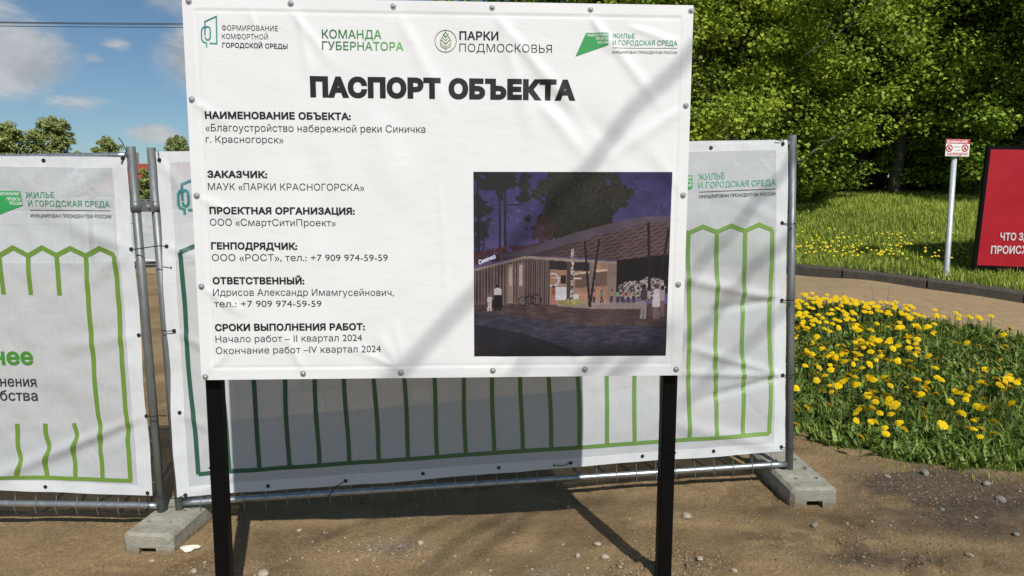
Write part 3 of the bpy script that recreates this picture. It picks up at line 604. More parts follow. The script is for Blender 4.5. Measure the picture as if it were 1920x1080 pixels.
# frame behind the cloth, posts, screws
fr = MB()
for u0, v0, u1, v1 in ((-BW / 2 + .01, .04, BW / 2 - .01, .04), (-BW / 2 + .01, BH - .03, BW / 2 - .01, BH - .03), (-BW / 2 + .01, BH / 2, BW / 2 - .01, BH / 2), (-BW / 2 + .03, .06, -BW / 2 + .03, BH - .05), (BW / 2 - .03, .06, BW / 2 - .03, BH - .05)):
    c = BOARD((u0 + u1) / 2, (v0 + v1) / 2, -.024); fr.box(c, (abs(u1 - u0) + (.0 if u1 != u0 else .04), .04, abs(v1 - v0) + (.0 if v1 != v0 else .04)), BOARD.R)
fr.build('frame', BLACKP, board)
for u_, lo, wy in ((BOARD.uv(399, 716, -.05)[0], -1.16, 877), (BOARD.uv(1257.5, 704, -.05)[0], -1.02, 862)):
    m_ = MB(); h = .031; r = .006; sec = [(-h + r, -h), (h - r, -h), (h, -h + r), (h, h - r), (h - r, h), (-h + r, h), (-h, h - r), (-h, -h + r)]
    V = [BOARD(u_ + a, v, -.077 + b) for v in (lo - .25, BH - .02) for a, b in sec]; m_.add(V, [tuple(range(7, -1, -1)), tuple(range(8, 16))] + [(i, (i + 1) % 8, (i + 1) % 8 + 8, i + 8) for i in range(8)])
    po = m_.build('post', BLACKP, board)
    wv = BOARD.uv(399, wy, -.05)[1]; ws = MB()
    for k in range(10):
        a = -h + (k + .5) * 2 * h / 10; ws.tube([BOARD(u_ + a - .004, wv + random.uniform(-.003, .003), -.077 + h), BOARD(u_ + a + .004, wv + random.uniform(-.003, .003), -.077 + h)], .0045, 6)
    ws.build('weld_seam', BLACKP, po)
def screw(plane, wf, px, py, parent):
    u, v = plane.uv(px, py); w = float(wf(np.array([u]), np.array([v]))[0]); m_ = MB()
    ring = lambda r, h: [plane(u + r * math.cos(t), v + r * math.sin(t), w + h) for t in np.linspace(0, 2 * math.pi, 14)[:-1]]
    Rr = [ring(.0125, .000), ring(.0125, .0022), ring(.0075, .0026), ring(.0070, .0055), ring(.0042, .0075)]; n = 13; V = [p for q in Rr for p in q]
    F = [(i * n + k, i * n + (k + 1) % n, (i + 1) * n + (k + 1) % n, (i + 1) * n + k) for i in range(4) for k in range(n)] + [tuple(4 * n + k for k in range(n))]
    m_.add(V, F, 0); o = m_.build('screw', STEEL, parent, mats=[STEEL, DARKST])
    o.data.polygons.foreach_set('material_index', [1 if 2 * n <= i < 3 * n else 0 for i in range(len(o.data.polygons))])
for p in ((355, 3), (546, 7), (738, 12), (923, 14), (1107, 18), (1295, 20), (361, 187), (370, 367), (379, 537), (386, 706), (1285, 198), (1280, 366), (1271, 533), (1267, 692), (569, 700), (752, 698), (924, 694), (1096, 692)): screw(BOARD, wboard, *p, board)

# ------------------------------------------------------------------ fence panels
GALV = mat('galvanised_steel', (.42, .44, .45), .42, .85, var=.25, scale=30, bump=.08, bscale=150)
GALVM = mat('galvanised_post', (.20, .21, .21), .5, .5, var=.3, scale=14, bump=.15, bscale=90, stretch=(1, 1, .3))
WIRE = mat('wire_steel', (.33, .33, .33), .5, .7)
PLAST = mat('black_plastic', (.012, .012, .012), .45)
def fabric(name, tr, a, b):
    m, nt, N, L, P = newmat(name); P.inputs['Roughness'].default_value = .75; P.inputs['Specular IOR Level'].default_value = .2
    tc = N.new('ShaderNodeTexCoord'); mp = N.new('ShaderNodeMapping'); mp.inputs['Scale'].default_value = (150, 150, 7); L.new(tc.outputs['Object'], mp.inputs[0])
    n = N.new('ShaderNodeTexNoise'); n.inputs['Scale'].default_value = 1; n.inputs['Detail'].default_value = 5; n.inputs['Distortion'].default_value = .4; L.new(mp.outputs[0], n.inputs[0])
    r = N.new('ShaderNodeValToRGB'); L.new(n.outputs[0], r.inputs[0]); e = r.color_ramp.elements; e[0].position = .34; e[1].position = .66; e.new(.5)
    e[0].color = (*a, 1); e[2].color = (*b, 1); e[1].color = (*[(x + y) / 2 + .02 for x, y in zip(a, b)], 1); L.new(r.outputs[0], P.inputs['Base Color'])
    n2 = N.new('ShaderNodeTexNoise'); n2.inputs['Scale'].default_value = 5; n2.inputs['Detail'].default_value = 5; n2.inputs['Distortion'].default_value = .5; L.new(tc.outputs['Object'], n2.inputs[0])
    bu = N.new('ShaderNodeBump'); bu.inputs['Strength'].default_value = .35; bu.inputs['Distance'].default_value = .03; L.new(n2.outputs[0], bu.inputs['Height']); L.new(bu.outputs[0], P.inputs['Normal'])
    tl = N.new('ShaderNodeBsdfTranslucent'); L.new(r.outputs[0], tl.inputs[0]); mt = N.new('ShaderNodeMixShader'); mt.inputs[0].default_value = .20; L.new(P.outputs[0], mt.inputs[1]); L.new(tl.outputs[0], mt.inputs[2])
    tp = N.new('ShaderNodeBsdfTransparent'); ms = N.new('ShaderNodeMixShader'); ms.inputs[0].default_value = tr; L.new(mt.outputs[0], ms.inputs[1]); L.new(tp.outputs[0], ms.inputs[2]); L.new(ms.outputs[0], N['Material Output'].inputs[0])
    return m
NET = fabric('mesh_fabric', .155, (.56, .62, .645), (.65, .635, .65)); HEM = fabric('hem_fabric', .05, (.70, .73, .76), (.76, .77, .78))
HOLE = DARKST
def panel(plane, u0, u1, label, cat_group, rail_gap=.03):
    t = empty('mesh_fence', plane((u0 + u1) / 2, -.1, 0), label, 'fence panel', cat_group)
    for u in (u0, u1):
        MB().tube([plane(u, -.10, 0), plane(u, 1.0, 0), plane(u, 2.0, 0)], .0225, 16).build('post', GALVM, t, True)
    for v in (.02, 1.955): MB().tube([plane(u0 + .02, v, 0), plane(u0 + .08, v + .002, 0), plane((u0 + u1) / 2, v, 0), plane(u1 - .08, v + .002, 0), plane(u1 - .02, v, 0)], .0175 if v < 1 else .0145, 14).build('rail', GALV, t, True)
    w_ = MB(); n = int((u1 - u0) / .118)
    for i in range(1, n):
        u = u0 + (u1 - u0) * i / n; w_.tube([plane(u, -.035, .012), plane(u, -.005, .022), plane(u, .02, .0225), plane(u, .06, .006), plane(u, 1.0, .004), plane(u, 1.92, .006), plane(u, 1.955, .018), plane(u, 1.985, .010)], .0019, 4, False)
    for v in (.16, .40, .64, .88, 1.12, 1.36, 1.6, 1.82): w_.tube([plane(u0, v, .001), plane(u1, v, .001)], .0019, 4, False)
    w_.build('wire_mesh', WIRE, t); return t
class Banner:
    def __init__(s, plane, corners, folds_, seed):
        s.pl = plane; s.c = [np.array(c, float) for c in corners]; s.f = folds(folds_); s.seed = seed   # corners bl br tr tl in uv
    def w(s, u, v):
        u = np.asarray(u, float); v = np.asarray(v, float)
        return .034 + s.f(u, v) + np.clip((fbm(u * 2.0 + s.seed, v * 2.6, 3) - .45) * .05, -.012, .03) + (fbm(u * 9 + s.seed, v * 7, 2) - .37) * .006
    def build(s, o, nu, nv, hem=(.075, .055)):
        S, T = np.meshgrid(np.linspace(0, 1, nu), np.linspace(0, 1, nv)); a, b, c, d = s.c
        A = (a * (1 - S[..., None]) + b * S[..., None]) * (1 - T[..., None]) + (d * (1 - S[..., None]) + c * S[..., None]) * T[..., None]
        sc_ = (fbm(S * 7 + s.seed, T * 5, 3) - .45) * .02
        A[..., 0] += sc_ * ((S < .001) | (S > .999)); A[..., 1] += sc_ * ((T < .001) | (T > .999)) * .8
        A = A.reshape(-1, 2); V = s.pl.many(np.c_[A, s.w(A[:, 0], A[:, 1])]); i = np.arange(nv - 1)[:, None] * nu + np.arange(nu - 1)[None]
        F = np.stack([i, i + 1, i + nu + 1, i + nu], -1).reshape(-1, 4)
        Wd, Hd = np.linalg.norm(b - a), np.linalg.norm(d - a); fs, ft = S.ravel()[F].mean(1), T.ravel()[F].mean(1)
        hm = (np.minimum(fs, 1 - fs) * Wd < hem[0]) | (np.minimum(ft, 1 - ft) * Hd < hem[1])
        return mesh('fabric', V, F, NET, o, True, mats=[NET, HEM], fmat=hm.astype(int))
    def grommet(s, px, py, parent):
        u, v = s.pl.uv(px, py, .034); w = float(s.w(np.array([u]), np.array([v]))[0]) + .001; n = 12; V = []; F = []
        for r, h in ((.0115, 0), (.0105, .002), (.006, .002), (.0055, .0005)): V += [s.pl(u + r * math.cos(2 * math.pi * k / n), v + r * math.sin(2 * math.pi * k / n), w + h) for k in range(n)]
        for i in range(3): F += [(i * n + k, i * n + (k + 1) % n, (i + 1) * n + (k + 1) % n, (i + 1) * n + k) for k in range(n)]
        F.append(tuple(3 * n + k for k in range(n))); mesh('grommet', V, F, HOLE, parent)
GF = 'galvanised fence panels around the works'
panel(FENCE, -FW / 2, FW / 2, 'galvanised mesh fence panel directly behind the large white information board', GF)
panel(LEFTP, -3.5, 0, 'galvanised mesh fence panel at the left edge, to the left of the clamped posts', GF)
GB = 'printed mesh banners on the fence'
# --- banner behind the board
def Fp(px, py): return FENCE.uv(px, py, .034)
def Lp(px, py): return LEFTP.uv(px, py, .034)
def Z5(x, y): return (x / 3, 200 + y / 3)
def Z6(x, y): return (x / 2.076, 560 + y / 2.076)
def Z7(x, y): return (1270 + x / 2.7, 220 + y / 2.7)
b2 = Banner(FENCE, [Fp(332, 933), Fp(1472, 846), Fp(1476, 262), Fp(292, 284)],
    [(*Fp(1467, 563), *Fp(1180, 500), .022, .018), (*Fp(1465, 840), *Fp(1200, 780), .03, .014), (*Fp(1468, 703), *Fp(1250, 640), .016, .016), (*Fp(1468, 703), *Fp(1230, 700), .014, .016), (*Fp(1468, 706), *Fp(1280, 760), .016, -.014), (*Fp(1467, 560), *Fp(1290, 590), .018, -.014), (*Fp(1465, 418), *Fp(1290, 330), .03, .008), (*Fp(312, 462), *Fp(420, 500), .02, .01), (*Fp(327, 620), *Fp(480, 700), .02, .010), (*Fp(338, 773), *Fp(420, 820), .02, .008), (*Fp(348, 929), *Fp(600, 840), .02, .006), (*Fp(299, 300), *Fp(380, 400), .02, .008)], 3.0)
o2 = empty('mesh_banner', FENCE(0, .1, .03), 'white mesh banner printed with a long green picket outline, stretched behind the information board', 'banner', GB)
f2 = b2.build(o2, 260, 130)
p2 = Print(FENCE, b2.w, .0028, .02)
HC2 = srgb(92, 158, 128)
for r in (('ЖИЛЬЕ', Z7(96, 320), Z7(226, 312), 12, HC2, .008), ('И ГОРОДСКАЯ СРЕДА', Z7(96, 359), Z7(480, 345), 11, HC2, .008), ('ИНИЦИИРОВАН ПРЕЗИДЕНТОМ РОССИИ', Z7(100, 410), Z7(480, 396), 6.2, (.05, .05, .055), .004)): p2.text(*r)
p2.line([Z7(98, 379), Z7(480, 363)], .0035, (.10, .10, .11)); p2.build('housing_logo_lettering', PRINT, f2)
flag_poly(p2, lambda x, y: (x, y), ((1252, 331), (1295, 329), (1295, 353), (1225, 382)), FLAG); p2.build('national_projects_flag', PRINT, f2)
for s_, l, r in (('НАЦИОНАЛЬНЫЕ', (1255, 337.5), (1293.5, 335.5)), ('ПРОЕКТЫ', (1272, 344.5), (1293.5, 343)), ('РОССИИ', (1275, 351.5), (1293.5, 350))): p2.text(s_, l, r, 5, WH, .01)
p2.build('flag_lettering', PRINT, f2, .0012)
house_mark(p2, lambda x, y: (345.7 + (x - 163) * .325, 357.5 + (y - 183) * .325), .014, srgb(62, 130, 120), srgb(62, 120, 128)); p2.build('house_emblem', PRINT, f2, .0003)
GD, GL = srgb(44, 84, 68), srgb(116, 150, 74)
def picket_outline():
    ul, ur = Fp(338, 473), Fp(1446.7, 431); bl, br = Fp(372, 889), Fp(1443, 813); step = abs(Fp(1395.9, 432)[0] - ur[0]); n = int(round((ur[0] - ul[0]) / step)); wd = .024
    L_ = lambda a, b, t: a + (b - a) * t
    def colr(t): t = t ** 1.15; return tuple(a * (1 - t) + b * t for a, b in zip(GD, GL))
    for k in range(n + 1):
        a, b = L_(ul, ur, k / n), L_(bl, br, k / n)
        pts = [a * (1 - q) + b * q + np.array([.006 * math.sin(q * 9 + k) * math.sin(q * math.pi), 0]) for q in np.linspace(0, 1, 26)]
        p2.line(pts, wd, colr(k / n), px=False)
        if k < n:
            c = L_(ul, ur, (k + .5) / n) + np.array([0, .034]); c1 = L_(ul, ur, (k + 1) / n)
            p2.line([a, c, c1], wd, colr((k + .5) / n), px=False); p2.line([b, L_(bl, br, (k + 1) / n)], wd, colr((k + .5) / n), px=False)
    p2.build('picket_outline', PRINT, f2, -.0004)
picket_outline()
for p in ((299, 300), (312, 462), (327, 620), (338, 773), (348, 928), (502, 912), (648, 902), (793, 887), (935, 877), (1070, 868), (1205, 856), (1338, 846), (1465, 838), (1467, 703), (1466, 563), (1465, 418), (1467, 270), (1334, 277)): b2.grommet(*p, f2)
# --- left banner
tl0, tr0 = Lp(0, 291.5), Lp(239, 294.5); bl0, br0 = Lp(0, 917), Lp(285, 930); ext = lambda a, b, u: a + (b - a) * ((u - a[0]) / (b[0] - a[0]))
b1 = Banner(LEFTP, [ext(bl0, br0, -3.45), br0, tr0, ext(tl0, tr0, -3.45)],
    [(*Lp(276, 778), *Lp(-160, 955), .024, .017), (*Lp(272, 786), *Lp(0, 930), .03, -.008), (*Lp(248, 467), *Lp(60, 390), .035, .012), (*Lp(232, 300), *Lp(30, 420), .04, .010), (*Lp(248, 467), *Lp(120, 560), .03, .009), (*Lp(259, 629), *Lp(60, 660), .03, .008), (*Lp(81, 301), *Lp(20, 420), .03, .008)], 12.0)
o1 = empty('mesh_banner', LEFTP(-1.7, .1, .03), 'creased white mesh banner with large green letters, cut off by the left edge', 'banner', GB)
f1 = b1.build(o1, 300, 130); p1 = Print(LEFTP, b1.w, .0028, .02)
HC1 = srgb(72, 140, 108)
for r in (('ЖИЛЬЕ', Z5(178, 512), Z5(338, 511), 11, HC1, .008), ('И ГОРОДСКАЯ СРЕДА', Z5(190, 557), Z5(645, 563), 10.8, HC1, .008), ('ИНИЦИИРОВАН ПРЕЗИДЕНТОМ РОССИИ', Z5(200, 620), Z5(653, 625), 6.4, (.05, .05, .055), .006)): p1.text(*r)
p1.line([Z5(198, 580), Z5(650, 583)], .003, (.10, .10, .11)); p1.build('housing_logo_lettering', PRINT, f1)
flag_poly(p1, lambda x, y: (x, y), ((-10, 357.5), (48.3, 358.3), (54.3, 384.3), (-45, 422)), srgb(52, 150, 84)); p1.build('national_projects_flag', PRINT, f1)
for s_, l, r in (('НАЦИОНАЛЬНЫЕ', (-1, 365.7), (47, 366)), ('ПРОЕКТЫ', (23, 375.3), (50, 376)), ('РОССИИ', (29, 383.5), (53, 384))): p1.text(s_, l, r, 5.8, WH, .01)
p1.build('flag_lettering', PRINT, f1, .0012)
GG = srgb(104, 136, 56)
P5 = [Z5(*p) for p in ((-140, 825), (-60, 790), (22, 835), (97, 790), (180, 835), (260, 790), (344, 832), (420, 793), (506, 835), (585, 793), (668, 832))]
p1.line(P5, .025, GG)
for a, b in (((22, 835), (46, 1050)), ((180, 835), (201, 1052)), ((344, 832), (363, 1055)), ((-140, 835), (-115, 1050))): p1.line([Z5(*a), Z5(*b)], .025, GG)
def wavy(x0, y0, x1, y1, yc, amp):
    pts = []
    for t in np.linspace(0, 1, 34):
        y = y0 + (y1 - y0) * t; x = x0 + (x1 - x0) * t + amp * math.exp(-((y - yc) / 16) ** 2) - amp * math.exp(-((y - yc - 33) / 16) ** 2) * .6; pts.append((x, y))
    p1.line(pts, .025, GG)
wavy(*Z5(506, 835), *Z6(411, 693), *Z6(0, 505)[1:], 3.5); wavy(*Z5(668, 832), *Z6(519, 700), *Z6(0, 480)[1:], 2.5)
for x, yc in ((82, 625), (188, 575), (296, 530)): wavy(*Z6(x, 480), *Z6(x + 8, 685), *Z6(0, yc)[1:], 6)
p1.line([(-60, 887), Z6(0, 683), Z6(525, 701)], .022, GG); p1.build('picket_outline', PRINT, f1, -.0004)
p1.text('нее', (-2, 680), (72, 680), 23.5, srgb(66, 132, 48), .034, xh=True); p1.build('green_lettering', PRINT, f1)
p1.text('извинения', (-44, 720.5), (77.5, 721.6), 14.5, (.035, .035, .04), .014, xh=True); p1.text('неудобства', (-63, 745.5), (78.5, 748), 14.5, (.035, .035, .04), .014, xh=True); p1.build('body_lettering', PRINT, f1)
for p in ((81, 301), (232, 297), (248, 467), (259, 629), (275, 780), (276, 925), (85, 913)): b1.grommet(*p, f1)
# --- clamp joining the two inner posts
def clamp():
    z = empty('fence_clamp', (at(278, 385, 3.87)), 'galvanised clamp with one bolt joining the two posts left of the board', 'clamp')
    a, b = LEFTP(0, 0, 0), None
    u1_, v1_ = 0, LEFTP.uv(258, 387)[1]; v2_ = FENCE.uv(290, 387)[1]; A = LEFTP(0, v1_, 0); Bq = FENCE(-FW / 2, v2_, 0)
    d = Bq - A; d /= np.linalg.norm(d); up = LEFTP.R[:, 2]; nn = np.cross(d, up); nn /= np.linalg.norm(nn); up = np.cross(nn, d); Rm = np.c_[d, nn, up]
    m_ = MB()
    for s_ in (1, -1): m_.box((A + Bq) / 2 + nn * s_ * .014, (np.linalg.norm(Bq - A) - .03, .004, .058), Rm)
    m_.build('plate', GALVM, z)
    for c in (A, Bq): MB().tube([c - up * .029, c + up * .029], .0265, 16).build('collar', GALVM, z, True)
    m_ = MB(); c = (A + Bq) / 2; m_.tube([c + nn * .014, c + nn * .022], .012, 6); m_.tube([c - nn * .014, c - nn * .024], .012, 6); m_.tube([c + nn * .03, c - nn * .03], .005, 8); m_.build('bolt', STEEL, z)
clamp()
# --- plastic ties
TIES = [('black tie with loose ends at the top right corner of the left banner', LEFTP, [(222, 258), (230, 268), (237, 283), (233, 293), (228, 305)], .05), ('short black tie at the top left corner of the banner behind the board', FENCE, [(296, 282), (297, 291), (299, 300)], .05),
        ('long black tie across both posts below the clamp', LEFTP, [(247, 468), (262, 466), (282, 463), (300, 461), (311, 462)], .055), ('black tie low on the left banner above its white crease', LEFTP, [(274, 780), (285, 781), (297, 779), (310, 780)], .055),
        ('black tie beside the left edge of the board at mid height', FENCE, [(303, 619), (315, 621), (327, 620)], .055), ('black tie hanging down from the bottom right corner of the left banner', LEFTP, [(276, 926), (277, 940), (278, 954)], .05),
        ('black tie pulled to the bottom left corner of the banner behind the board', FENCE, [(288, 930), (310, 934), (330, 935), (348, 928)], .055), ('thin slack tie looping from the banner hem over the shaded bottom rail', FENCE, [(648, 902), (632, 911), (620, 925), (611, 937)], .05),
        ('short tie lying along the hem where the shadow of the board ends', FENCE, [(1070, 868), (1058, 873), (1038, 873)], .05), ('black tie round the far right post level with the picket tips', FENCE, [(1465, 418), (1478, 420), (1490, 420)], .05),
        ('black tie round the far right post above the dandelions', FENCE, [(1466, 563), (1478, 563), (1488, 563)], .05), ('black tie round the far right post pulling creases into the banner', FENCE, [(1467, 703), (1478, 704), (1489, 703)], .05), ('lowest black tie round the far right post near its foot', FENCE, [(1466, 839), (1478, 841), (1490, 842)], .05), ('short curled tie at the top right corner of the banner behind the board', FENCE, [(1455, 262), (1464, 264), (1469, 260), (1469, 270)], .05)]
for lab, pl, pts, w in TIES:
    m_ = MB(); P = [pl(*pl.uv(*p, w), w) for p in pts]; m_.tube(P, .0026, 6); m_.tube([P[-1] - (P[-1] - P[-2]) * .05, P[-1] + np.array([0, 0, .004])], .006, 6)
    tag(m_.build('cable_tie', PLAST, origin=P[0]), lab, 'cable tie', 'black ties holding the banners')
# --- concrete feet
CONC = mat('cast_concrete', (.40, .385, .32), .92, col2=(.22, .205, .16), scale=9, bump=.8, bscale=90, spec=.15)
def muddy(m):
    nt = m.node_tree; N, L = nt.nodes, nt.links; P = N['Principled BSDF']; src = P.inputs['Base Color'].links[0].from_socket
    tc = N.new('ShaderNodeTexCoord'); sp = N.new('ShaderNodeSeparateXYZ'); L.new(tc.outputs['Object'], sp.inputs[0]); n = N.new('ShaderNodeTexNoise'); n.inputs['Scale'].default_value = 22; n.inputs['Detail'].default_value = 6; L.new(tc.outputs['Object'], n.inputs[0])
    a = N.new('ShaderNodeMath'); a.operation = 'MULTIPLY_ADD'; L.new(n.outputs[0], a.inputs[0]); a.inputs[1].default_value = .13; a.inputs[2].default_value = -.012
    d = N.new('ShaderNodeMath'); d.operation = 'SUBTRACT'; L.new(a.outputs[0], d.inputs[0]); L.new(sp.outputs['Z'], d.inputs[1])
    r = N.new('ShaderNodeMapRange'); L.new(d.outputs[0], r.inputs[0]); r.inputs[1].default_value = 0; r.inputs[2].default_value = .025; r.inputs[4].default_value = .75
    x = N.new('ShaderNodeMix'); x.data_type = 'RGBA'; L.new(r.outputs[0], x.inputs['Factor']); L.new(src, x.inputs['A']); x.inputs['B'].default_value = (.22, .155, .085, 1); L.new(x.outputs['Result'], P.inputs['Base Color'])
muddy(CONC)
def foot(px, py, ang, label, width=.272, length=.68, hh=.125):
    p = hit(px, py); bm = bmesh.new(); h = width / 2; c = .02; nw, nh = .05, .05
    a = hh
    def ring(y, ins, top): return [(-h + ins, y, 0), (-nw, y, 0), (-nw + .004, y, nh), (nw - .004, y, nh), (nw, y, 0), (h - ins, y, 0), (h - ins, y, a - .02 - top), (h - ins - .018, y, a - top), (-h + ins + .018, y, a - top), (-h + ins, y, a - .02 - top)]
    Rg = [[bm.verts.new(q) for q in ring(*r)] for r in ((0, c, .012), (c, 0, 0), (length - c, 0, 0), (length, c, .012))]
    n = 10
    bm.faces.new(Rg[0]); bm.faces.new(Rg[-1][::-1])
    for i in range(3):
        for k in range(n): bm.faces.new((Rg[i][k], Rg[i + 1][k], Rg[i + 1][(k + 1) % n], Rg[i][(k + 1) % n]))
    bmesh.ops.recalc_face_normals(bm, faces=bm.faces); me = bpy.data.meshes.new('foot'); bm.to_mesh(me); bm.free()
    ob = bpy.data.objects.new('tmp', me); COL.objects.link(ob)
    cb = bmesh.new()
    for hx, hy in [(-.062, .16), (.062, .16), (-.062, .31), (.062, .31), (-.062, .46), (.062, .46)]:
        v = bmesh.ops.create_cone(cb, cap_ends=True, segments=16, radius1=.022, radius2=.026, depth=.06)['verts']
        bmesh.ops.translate(cb, verts=v, vec=(hx, hy, hh))
    cm = bpy.data.meshes.new('cut'); cb.to_mesh(cm); cb.free(); co = bpy.data.objects.new('cut', cm); COL.objects.link(co)
    mo = ob.modifiers.new('b', 'BOOLEAN'); mo.object = co; mo.operation = 'DIFFERENCE'; mo.solver = 'EXACT'
    dg = bpy.context.evaluated_depsgraph_get(); dg.update(); m2 = bpy.data.meshes.new_from_object(ob.evaluated_get(dg)); bpy.data.objects.remove(ob); bpy.data.objects.remove(co)
    m2.materials.clear(); m2.materials.append(CONC)
    z = float(hbase(np.array([p[0]]), np.array([p[1]]))[0])
    o = bpy.data.objects.new('concrete_foot', m2); COL.objects.link(o); o.location = (p[0], p[1], z - .012); o.rotation_euler = (R_(1), 0, ang)
    tag(o, label, 'fence foot', 'concrete feet of the fence')
foot(277, 1040, R_(-4), 'grey concrete fence foot between the two panels, left of the board')
foot(1527, 951, R_(2), 'grey concrete fence foot with round holes under the far right fence post')

# ------------------------------------------------------------------ signs by the wood
def small_sign():
    b = at(1776, 490, 8.75); b[2] = hz(b[0], b[1]); t = at(1789.5, 291, 8.78)
    z = empty('warning_sign', b, 'small white and red attention sign on a thin grey pole in the grass', 'sign')
    MB().tube([b - (t - b) * .15, b, t], .031, 16).build('pole', mat('pole_zinc', (.50, .54, .56), .5, .35, var=.2, scale=18), z, True)
    MB().tube([t, t + (t - b) * .006], .034, 16).build('pole_cap', GALVM, z, True)
    pl = Plane(at(1794.5, 293, 8.72), (0.0, 0.012, .10)); u = lambda x, y: pl.uv(x, y)
    w = abs(u(1817, 280)[0] - u(1772.5, 280)[0]); h = abs(u(1795, 293.3)[1] - u(1795, 261.5)[1])
    MB().box(pl(0, h / 2, -.003), (w, .004, h), pl.R).build('plate', mat('sign_plate', (.78, .77, .74), .4), z)
    pr = Print(pl, lambda a, b_: np.zeros(np.shape(a)), .0015); RED = srgb(196, 36, 44)
    q = lambda x0, y0, x1, y1, c: pr.quad(np.array([x0, y0]), np.array([x1, y0]), np.array([x1, y1]), np.array([x0, y1]), c)
    q(-w / 2 + .002, h * .745, w / 2 - .002, h - .002, RED); pr.build('red_band', PRINT, z)
    U = lambda s_, t_: tuple(np.array([1772.5 + 44.5 * s_, 261.5 + 31.8 * t_ - .9 * s_ * 0]))
    pr.text('ВНИМАНИЕ', U(.08, .215), U(.94, .215), 5.2, (.75, .73, .72), .03); pr.build('white_lettering', PRINT, z, .001)
    pr.text('ЗАПРЕЩЕНО', U(.06, .93), U(.95, .93), 5.0, RED, .01); pr.text('Купание', U(.36, .46), U(.65, .46), 2.2, (.05, .05, .05)); pr.text('в реке', U(.41, .66), U(.61, .66), 2.2, (.05, .05, .05)); pr.build('dark_lettering', PRINT, z, .001)
    for cx_ in (.17, .83):
        c0 = pr.uv(U(cx_, .51)); r = h * .19
        ring = [c0 + r * np.array([math.cos(a), math.sin(a)]) for a in np.linspace(0, 2 * math.pi, 25)[:-1]]
        pr.line(ring, .012, RED, px=False, cyc=True); pr.line([c0 + r * np.array([-.66, .66]), c0 + r * np.array([.66, -.66])], .010, RED, px=False)
        pr.build('prohibition_mark', PRINT, z, .001)
        pr.line([c0 + r * np.array([-.45, -.4]), c0 + r * np.array([.0, -.2]), c0 + r * np.array([.5, -.45])], .008, (.04, .04, .04), px=False); pr.line([c0 + r * np.array([-.1, -.1]), c0 + r * np.array([.15, .4])], .012, (.04, .04, .04), px=False); pr.build('pictogram', PRINT, z, .0022)
small_sign()
def red_sign():
    pl = Plane(at(1831.5, 497, 8.72), (.02, .035, -.07)); u0 = lambda x, y: pl.uv(x, y)
    h = u0(1842, 280)[1] + .01; w = 1.45
    base = pl(w / 2, -.15, 0); base[2] = hz(base[0], base[1])
    z = empty('red_notice_board', base, 'red notice board in a black frame with large white letters, at the right edge', 'notice board')
    PAN = mat('red_film', srgb(160, 14, 32), .38, 0, var=.10, scale=3, bump=.08, bscale=8)
    U, V_ = np.meshgrid(np.linspace(0, w, 60), np.linspace(0, h, 50)); W = (fbm(U * 3, V_ * 3, 3) - .45) * .012; A = np.c_[U.ravel(), V_.ravel(), W.ravel()]
    i = np.arange(49)[:, None] * 60 + np.arange(59)[None]; mesh('panel', pl.many(A), np.stack([i, i + 1, i + 61, i + 60], -1).reshape(-1, 4), PAN, z, True)
    FR = BLACKP; m_ = MB(); b = .038
    m_.box(pl(-b / 2, h / 2, -.02), (b, .05, h + 2 * b), pl.R).box(pl(w + b / 2, h / 2, -.02), (b, .05, h + 2 * b), pl.R).box(pl(w / 2, h + b / 2, -.02), (w, .05, b), pl.R).box(pl(w / 2, -b / 2, -.02), (w, .05, b), pl.R); m_.build('frame', FR, z)
    m_ = MB().box(pl(w / 2, h / 2, -.03), (w, .006, h), pl.R); m_.build('back_plate', FR, z)
    for x in (-b / 2, w + b / 2): MB().tube([pl(x, -.45, -.02), pl(x, -b, -.02)], .022, 12).build('leg', FR, z, True)
    pr = Print(pl, lambda a, b_: np.full(np.shape(a), .006), .001); c = srgb(205, 190, 190)
    def full(t, vis, left, right, cap):
        Q = text_quads(t, .03); Qv = text_quads(vis, .03); k = (max(q[1] for q in Q) - min(q[0] for q in Q)) / (max(q[1] for q in Qv) - min(q[0] for q in Qv))
        pr.text(t, left, (left[0] + (right - left[0]) * k, left[1]), cap, c, .03)
    full('ЧТО ЗДЕСЬ', 'ЧТО З', (1874.5, 450.3), 1917.5, 14); full('ПРОИСХОДИТ?', 'ПРОИСХ', (1857, 475.3), 1926, 14.6); pr.build('white_lettering', PRINT, z)
red_sign()

# ------------------------------------------------------------------ grass and dandelions
def blades(P, H, W, lean, az, bend=.5):
    """three-segment tapered blades; returns verts, quad faces"""
    n = len(P); d = np.c_[np.cos(az), np.sin(az)]; s = np.c_[-d[:, 1], d[:, 0]]; V = np.zeros((n, 8, 3)); lv = [(0, 1, 0), (.4, .85, .18), (.75, .55, .55), (1, .06, 1)]
    for i, (t, wv, ln) in enumerate(lv):
        c = P + np.c_[d * (lean * H * ln)[:, None], (H * t * (1 - .25 * lean * ln))]
        o = np.c_[s * (W * wv / 2)[:, None], np.zeros(n)]; V[:, 2 * i] = c - o; V[:, 2 * i + 1] = c + o
    b = np.arange(n)[:, None] * 8; F = np.concatenate([b + np.array([[2 * i, 2 * i + 1, 2 * i + 3, 2 * i + 2]]) for i in range(3)], 0)
    return V.reshape(-1, 3), F
GRASS = leafmat('grass_blade', (.06, .115, .015), (.42, .50, .08), .5, .3)
